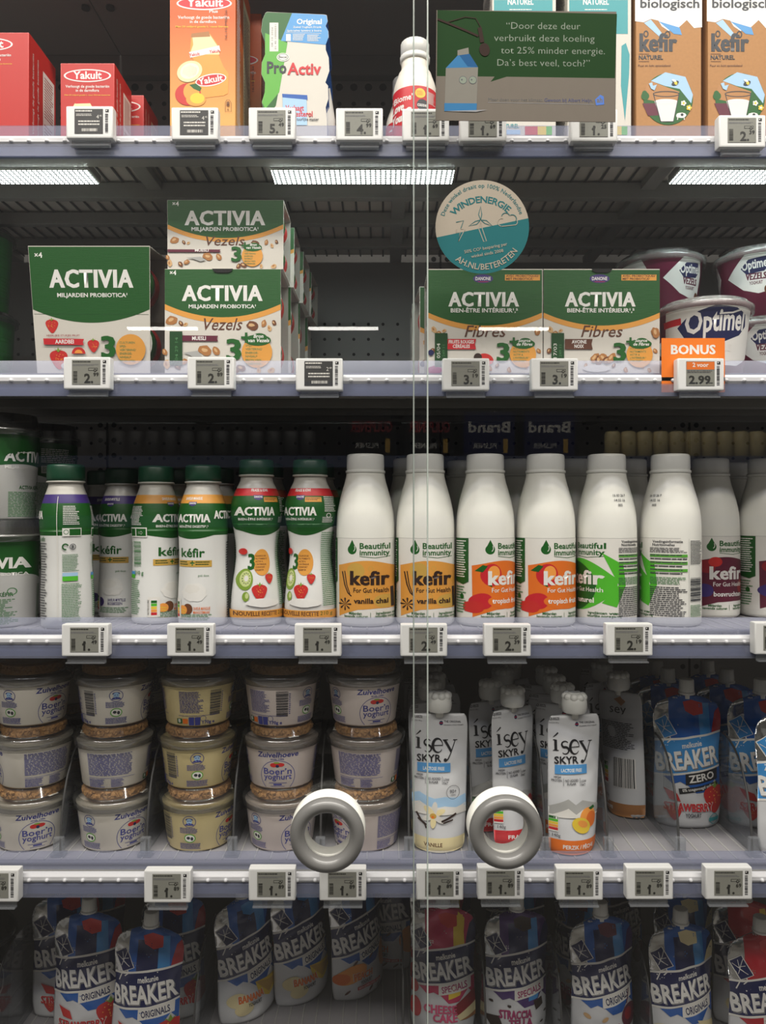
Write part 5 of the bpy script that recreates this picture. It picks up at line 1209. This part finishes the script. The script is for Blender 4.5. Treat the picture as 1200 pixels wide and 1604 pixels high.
# drinking yoghurt pouches
BW = [(0, .0375), (.004, .0405), (.02, .0425), (.06, .0415), (.09, .0400), (.115, .0420), (.135, .0425), (.148, .0380), (.154, .0280), (.158, .0165), (.159, .012)]
BT = [(0, .0170), (.006, .0190), (.03, .0185), (.07, .0160), (.11, .0115), (.14, .0070), (.152, .0058), (.159, .0055)]
def breaker(kind):
    V = dict(straw=('foil_navy', 'foil_blue', 'ORIGINALS', 'STRAWBERRY', 'red', 'foil_red', 'navy'), zero=('foil_sky', 'foil_blue', 'ZERO', 'STRAWBERRY', 'red', 'foil_red', 'black'), ban=('foil_navy', 'foil_blue', 'ORIGINALS', 'BANANA', 'dorange', 'foil_blue', 'navy'),
             peach=('foil_navy', 'foil_blue', 'ORIGINALS', 'PEACH', 'dorange', 'foil_blue', 'navy'), cheese=('foil_navy', 'foil_pink', 'SPECIALS', 'CHEESE CAKE', 'pink', 'foil_pink', 'magenta'), strac=('foil_navy', 'foil_purple', 'SPECIALS', 'STRACCIA TELLA', 'magenta', 'foil_purple', 'magenta'),
             cher=('foil_navy', 'foil_blue', 'ORIGINALS', 'CHERRY', 'magenta', 'foil_purple', 'navy'), vanp=('foil_navy', 'foil_blue', 'ORIGINALS', 'VANILLA', 'dbrown', 'foil_blue', 'navy'), apple=('foil_navy', 'foil_red', 'ORIGINALS', 'APPLE', 'red', 'foil_red', 'navy'))
    band, top, tab, fl, fc, edge, tabc = V[kind]
    def f():
        r = empty('yoghurt_drink_pouch'); k = .000215; a = Art(0, 740, k); H = .159; sl = -.15        # sl: the band climbs to the right
        B = lambda x, y: (x, y + sl * x)
        # upper foil: silver corners, vertical colour stripes
        a.rect('foil_silver', -205, -5, 205, 250); a.poly(top, [(-112, -5), (205, -5), (205, 240), (-112, 250)])
        a.rect('foil_navy' if kind not in ('cheese', 'apple', 'zero') else top, -60, 60, 60, 250); a.poly('foil_sky' if kind not in ('cheese', 'apple') else 'yellow', [(60, 40), (120, 40), (130, 240), (62, 250)])
        fr = {'straw': 'straw', 'zero': 'straw', 'ban': 'foil_sky', 'peach': 'peach', 'cheese': 'straw', 'strac': 'dbrown', 'cher': 'maroon', 'vanp': 'cream', 'apple': 'straw'}[kind]
        a.poly(fr, [(-30, 35), (20, 22), (82, 40), (84, 100), (30, 112), (-20, 84)])
        a.poly(edge if edge != top else 'foil_navy', [(205, 50), (160, 90), (140, 170), (130, 245), (205, 240)])
        if kind == 'vanp': a.poly('cream', [(205, 90), (150, 150), (120, 230), (205, 230)])
        if kind in ('cheese',): a.poly('yellow', [(90, 20), (130, 60), (120, 200), (70, 220)])
        # band with the name
        a.poly('paper', [B(-205, 226), B(205, 226), B(205, 434), B(-205, 434)]); a.poly(band, [B(-205, 238), B(205, 238), B(205, 422), B(-205, 422)])
        an = -math.atan(sl)
        a.poly(band, [(-195, 150), (-130, 112), (-72, 214), (-140, 246)]); a.line('paper', [(-195, 150), (-130, 112), (-72, 214), (-140, 246), (-195, 150)], 5)
        for z in (((-180, 160), (-120, 200), (-150, 180), (-110, 170)), ((-150, 140), (-140, 190), (-100, 212)), ((-120, 130), (-150, 215), (-170, 195))): a.line('paper', list(z), 3)
        a.line('paper', [(-140, 246), (-160, 300)], 6); a.line('paper', [(-110, 230), (-105, 250), (-125, 268)], 6)
        a.text('white', 'melkunie', 15, B(15, 288)[1], 30, 118, rot=an, bold=.02)
        a.text('grey', 'BREAKER', 6, B(2, 409)[1], 96, 366, rot=an, bold=.045); a.text('white', 'BREAKER', 0, B(0, 402)[1], 96, 366, rot=an, bold=.045)
        # drip under the band, milk splash, fruit
        a.poly('foil_blue' if top == 'foil_blue' or kind == 'zero' else top, [B(-150, 434), B(190, 434), (190, 520), (150, 470), (95, 535), (30, 540), (-15, 500), (-60, 480), (-100, 495), (-130, 470)])
        if kind == 'cheese': a.poly('yellow', [(30, 430), (120, 430), (100, 500), (30, 520)])
        if kind == 'strac': a.poly('foil_sky', [(60, 430), (150, 420), (120, 500), (60, 510)])
        a.poly('paper' if tab != 'ZERO' else 'black', [B(-30, 432), B(168, 432), B(168, 494), B(-30, 494)]); a.text(tabc if tab != 'ZERO' else 'white', tab, 69, B(69, 482)[1], 38, 158, rot=an, bold=.03)
        if tab == 'ZERO': a.rect('black', -70, 500, 170, 530, rot=an); a.text('white', '0% toegevoegd suiker', 50, 520, 16, 200, rot=an, bold=.02)
        if kind in ('straw', 'zero'): a.berry(150, 570, 70, 3); a.poly('straw', [(-150, 520), (-80, 545), (-60, 590), (-120, 580)]); a.berry(-95, 650, 36, 4)
        elif kind == 'ban': a.poly('yellow', [(20, 510), (200, 530), (205, 600), (120, 640), (40, 590)]); a.poly('gold', [(20, 510), (200, 560), (120, 620)]); a.ell('cream', -100, 590, 60, 44); a.ell('cream', -60, 650, 60, 40)
        elif kind == 'peach': a.ell('peach', -90, 570, 110, 52, rot=.3); a.ell('dorange', -150, 590, 50, 36); a.ell('peach', 190, 530, 60, 90); [a.ell('brown', x, y, 22, 7, 10, rot=.7) for x, y in ((-60, 500), (60, 490), (-120, 680), (40, 690), (110, 700))]
        elif kind == 'cheese': a.poly('dred', [(60, 560), (190, 480), (205, 560), (80, 620)]); a.poly('cream', [(80, 620), (205, 560), (205, 640), (100, 650)]); a.poly('nut', [(100, 650), (205, 620), (205, 650)]); a.ell('red', -180, 470, 30, 40); a.ell('red', -170, 590, 36, 60)
        elif kind == 'strac': a.poly('dbrown', [(-200, 600), (-120, 590), (-90, 670), (-140, 690)]); a.poly('dbrown', [(90, 510), (150, 500), (160, 550), (110, 570)]); [a.ell('dbrown', x, y, 12, 8, 8, wob=.3, seed=x) for x, y in ((-160, 510), (-60, 530), (150, 650), (30, 560), (-30, 700), (180, 600))]
        elif kind == 'cher': a.ell('maroon', -60, 670, 70, 52); a.ell('dred', -66, 660, 40, 30); a.ell('maroon', 150, 570, 60, 66); a.ell('dred', 140, 560, 30, 34); a.line('maroon', [(130, 500), (150, 420)], 8); a.ell('nutl', -120, 540, 22, 12, rot=-.6); a.ell('nutl', -20, 560, 22, 12, rot=.5)
        elif kind == 'vanp': a.ell('cream', -130, 600, 70, 60); a.poly('cream', [(60, 520), (190, 560), (205, 610), (120, 620)]); a.ell('offwhite', 50, 640, 110, 40); a.line('dbrown', [(60, 700), (190, 600)], 10)
        else: a.ell('straw', 120, 580, 70, 66); a.ell('cream', -80, 600, 60, 50)
        y = 640 if kind not in ('ban', 'peach') else 610
        if ' ' in fl: a.text(fc, fl.split()[0], -20, 600, 46, None if False else 200, bold=.06); a.text(fc, fl.split()[1], 10, 652, 46, 150, bold=.06); y = 665
        else: a.text('paper', fl, -10, y, 44, 28 * len(fl) + 8, bold=.16); a.text(fc, fl, -10, y, 42, 28 * len(fl), bold=.05)
        a.text('ink', 'YOGHURT', 10, y + 34, 22, 92, bold=.03)
        if kind == 'peach': a.rect('red', -60, y + 44, 130, y + 64); a.text('white', 'WITH SUNFLOWER SEEDS', 35, y + 60, 11, 176, bold=.02)
        if kind == 'zero': a.ring('teal', 140, 690, 28, 4); a.rect('teal', 106, 680, 174, 700)
        b = Art(0, 740, k); b.rect('foil_blue', -205, -5, 205, 260); b.rect(band, -205, 240, 205, 420); b.text('white', 'BREAKER', 0, 390, 90, 360, bold=.05); b.lines('prn', -150, 450, 120, 620, 14, seed=5); b.barcode('ink', -120, 630, 60, 710, 4)
        pouch_part(BW, BT, H, 'foil_pouch', a, b, .0013, len(kind) * 3 + 1, 0, .00003).build('pouch_body', r)
        spout(.0058, H - .004, H + .004).build('spout', r); rcap(.0094, .0185, H + .0015).build('cap', r)
        return r
    return f
def pk(kind, px, Y, lab, rot=(0, 0, 0), dk=D4, dz=0, sc=1): put('brk' + kind, breaker(kind), (X(px, Y), Y, dk + .0006 + dz), lab, 'yoghurt pouch', rot=rot, scale=(sc, sc, 1))
pk('zero', 1075.5, .957, 'light blue strawberry pouch with a black zero flag on the fourth shelf', (0, 0, -4), sc=.96)
pk('zero', 1046, 1.025, 'light blue pouch second in the row behind the zero flag', (0, 0, 0))
pk('zero', 1028, 1.075, 'light blue pouch at the back of the row behind the zero flag', (0, 0, 0))
pk('zero', 1237, .886, 'light blue pouch cut by the picture edge, front of the fourth shelf', (0, -2, 14))
pk('zero', 1193, .957, 'light blue pouch behind the one cut by the picture edge', (0, 0, 0))
pk('zero', 1138, 1.02, 'light blue pouch seen in the gap beside the zero flag pouch', (0, 0, 0))
pk('zero', 1108, 1.08, 'light blue pouch furthest back in the gap beside the zero flag pouch', (0, 0, 0))
pk('straw', 226, .966, 'navy strawberry pouch, foremost of the strawberry group on the bottom deck', (0, 3, 2), D5)
pk('straw', 136, 1.0, 'navy strawberry pouch with its flavour name in view, second of the bottom deck group', (0, 1, 4), D5)
pk('straw', 104, 1.055, 'navy strawberry pouch half hidden beside the dark tub, bottom deck', (0, 0, 25), D5)
pk('straw', 272, 1.045, 'navy strawberry pouch behind the foremost one on the bottom deck', (0, 0, 6), D5)
pk('straw', 150, 1.105, 'navy strawberry pouch at the back of the bottom deck group', (0, 0, 0), D5)
pk('ban', 389, 1.045, 'navy banana pouch nearer the strawberry group, bottom deck', (0, -3, 36), D5)
pk('ban', 474, 1.082, 'navy banana pouch beside the peach one, bottom deck', (0, -3, 34), D5)
pk('peach', 562, 1.094, 'navy peach pouch with sunflower seeds, bottom deck', (0, -3, 34), D5)
pk('peach', 602, 1.160, 'peach pouch behind the front peach one, bottom deck', (0, 0, -20), D5)
pk('ban', 446, 1.165, 'banana pouch behind the two front banana ones, bottom deck', (0, 0, -10), D5)
pk('cheese', 694, 1.015, 'pink raspberry cheesecake pouch behind the glass edges, bottom deck', (0, 0, -2), D5)
pk('cheese', 690, 1.09, 'cheesecake pouch behind the front cheesecake one', (0, 0, 0), D5)
pk('strac', 806, 1.005, 'purple stracciatella pouch on the bottom deck', (0, 1, 8), D5)
pk('strac', 806, 1.11, 'stracciatella pouch behind the front purple one', (0, 0, -10), D5)
pk('cher', 944, .99, 'blue cherry pouch on the bottom deck under the peach skyr', (0, -1, 9), D5)
pk('cher', 908, 1.06, 'blue cherry pouch turned behind the front cherry one', (0, 0, -50), D5)
pk('cher', 964, 1.13, 'cherry pouch furthest back behind the front cherry one', (0, 0, 10), D5)
pk('vanp', 1066, .972, 'blue vanilla pouch on the bottom deck beside the cherry one', (0, 0, 8), D5)
pk('vanp', 1070, 1.05, 'vanilla pouch behind the front vanilla one', (0, 0, 8), D5)
pk('apple', 1192, .952, 'red-topped pouch at the picture edge of the bottom deck', (0, 0, 4), D5)
pk('apple', 1166, 1.03, 'red-topped pouch behind the one at the picture edge, bottom deck', (0, 0, 0), D5)
# dark protein tub at the edge
def mk_dark():
    R = 160; a = Art(0, 0, .048 / R, 0)
    a.text('offwhite', 'PROTEIN', 60, -330, 40, 170, bold=.03); a.lines('offwhite', -10, -318, 110, -285, 3, seed=3); a.text('offwhite', '20', 60, -220, 56, 90, bold=.03); a.line('offwhite', [(-60, -190), (140, -200), (180, -230)], 8); a.ring('offwhite', 60, -270, 120, 3)
    a.poly('offwhite', [(-60, -120), (160, -150), (170, -130), (-40, -90)])
    return tub('protein_tub', .135, .042, .048, 'foil_black', a, 'clear_lid', .048, .01)
put('dark', mk_dark, (X(-43, 1.0), 1.0, D5), 'black protein tub at the picture edge of the bottom deck', 'yoghurt tub', rot=(0, 0, 14))

# ------------------------------------------------------------------ clear dividers between the rows of the fourth shelf and the bottom deck
def mk_div():
    r = empty('shelf_divider'); q = Part()
    out = [(.004, 0)] + [(.004 + .080 * (1 - math.cos(t)) ** 1.15 * .9 + .004 * math.sin(t), .115 * math.sin(t)) for t in [PI / 2 * i / 12 for i in range(1, 13)]] + [(.145, .115), (.145, 0)]
    q.extrude_x([(y, z) for y, z in out], -.0006, .0006, 'clear_divider'); q.build('panel', r, True)
    q = Part(); q.tube([(0, y, z) for y, z in out[:13]], .0013, 'metal_dark', 6); o = q.build('panel_rim', r); o['label'] = 'dark front edge of the clear divider'
    q = Part(); q.box(-.008, .008, -.006, .006, 0, .003, 'clear_clip', .0008); q.box(-.0055, .0055, -.003, .004, .003, .020, 'clear_clip', .001); q.build('clip_foot', r)
    return r
def mid(i): return (X(COLS[i][0], .912) + X(COLS[i + 1][0], .912)) / 2
for x, lab in ((mid(0), 'clear divider between the first and second granola stacks'), (mid(1), 'clear divider between the second and third granola stacks'), (mid(2), 'clear divider between the third and fourth granola stacks'), (mid(3), 'clear divider between the fourth and fifth granola stacks'),
                (.0292, 'clear divider between the fifth granola stack and the vanilla pouch'), (.1012, 'clear divider between the vanilla and raspberry pouches'), (.1835, 'clear divider between the raspberry and peach pouches'), (.2545, 'clear divider between the peach and caramel pouches'),
                (.3355, 'clear divider in front of the strawberry zero pouch'), (.4185, 'clear divider beside the pouch cut by the picture edge')):
    put('div', mk_div, (x, .868, D4), lab, 'divider')
for x, lab in ((-.4790, 'clear divider beside the dark protein tub, bottom deck'), (-.231, 'clear divider between the strawberry and banana pouches'), (.0247, 'clear divider between the peach and cheesecake pouches'), (.1255, 'clear divider between the cheesecake and stracciatella pouches'), (.2185, 'clear divider between the stracciatella and cherry pouches'), (.329, 'clear divider between the cherry and vanilla pouches')):
    put('div', None, (x, .93, D5), lab, 'divider', scale=(1, .9, 1.1))
# ------------------------------------------------------------------ the drinks shelf across the aisle, seen only as a faint reflection in the doors
r = empty('aisle_rack'); GYY = -1.75
q = Part(); q.box(-2.2, 2.2, GYY - .45, GYY - .43, 0, EYE + .75, 'panel_dark'); q.build('back_sheet', r)
for zz in (EYE - .02, EYE + .235, EYE + .55):
    q = Part(); q.box(-2.2, 2.2, GYY - .42, GYY, zz - .02, zz, 'metal_dark'); q.build('board', r)
    q = Part(); q.box(-2.2, 2.2, GYY + .0005, GYY + .004, zz - .045, zz + .005, 'rail_blue'); q.build('price_rail', r)
tag(r, 'drinks rack across the aisle, mirrored faintly in the glass doors', 'rack')
def mk_crate(col, word):
    def f():
        o = empty('drink_carton'); q = Part(); q.box(-.11, .11, -.16, 0, 0, .20, col, .003); a = Art(0, 0, -.001); a.k = .001; a.by = 200
        b = Art(0, 200, .001); b.text('dred' if word == 'GULPENER' else 'offwhite', word, 0, 90, 44, 180, bold=.04); b.rect('gold', -80, 120, -60, 180); b.text('offwhite', 'PILSNER', 20, 160, 22, 100)
        q.art(b, lambda u, v, d: (-u, d, v)); q.build('box', o); return o
    return f
def mk_can(col):
    def f():
        o = empty('drink_can'); q = Part(); q.lathe([(.024, 0), (.033, .008), (.033, .105), (.026, .115)], col, 20); q.build('can_body', o); return o
    return f
for i, (x, c, w) in enumerate(((-.05, 'foil_black', 'GULPENER'), (.20, 'foil_black', 'GULPENER'), (.46, 'foil_navy', 'Brand'), (.72, 'foil_navy', 'Brand'), (1.95, 'card_kraft', 'PILSNER'))):
    put('crate' + w, mk_crate(c, w), (x, GYY - .03, EYE + .2355), 'beer carton on the rack across the aisle', 'carton', 'beer cartons across the aisle')
for i in range(12):
    put('can_y', mk_can('card_orange' if False else 'cup_yellow'), (1.0 + .07 * i, GYY - .06, EYE + .2355), 'yellow drink can on the rack across the aisle', 'can', 'yellow cans across the aisle')
for i in range(18):
    put('can_s', mk_can('metal_dark'), (-1.6 + .075 * i, GYY - .06, EYE + .2355), 'grey drink can on the rack across the aisle', 'can', 'grey cans across the aisle')
for i in range(24):
    put('can_g', mk_can('tub_green'), (-1.0 + .09 * i, GYY - .06, EYE - .0195), 'green drink can on the rack across the aisle', 'can', 'green cans across the aisle')
bpy.data.objects.remove(_to)
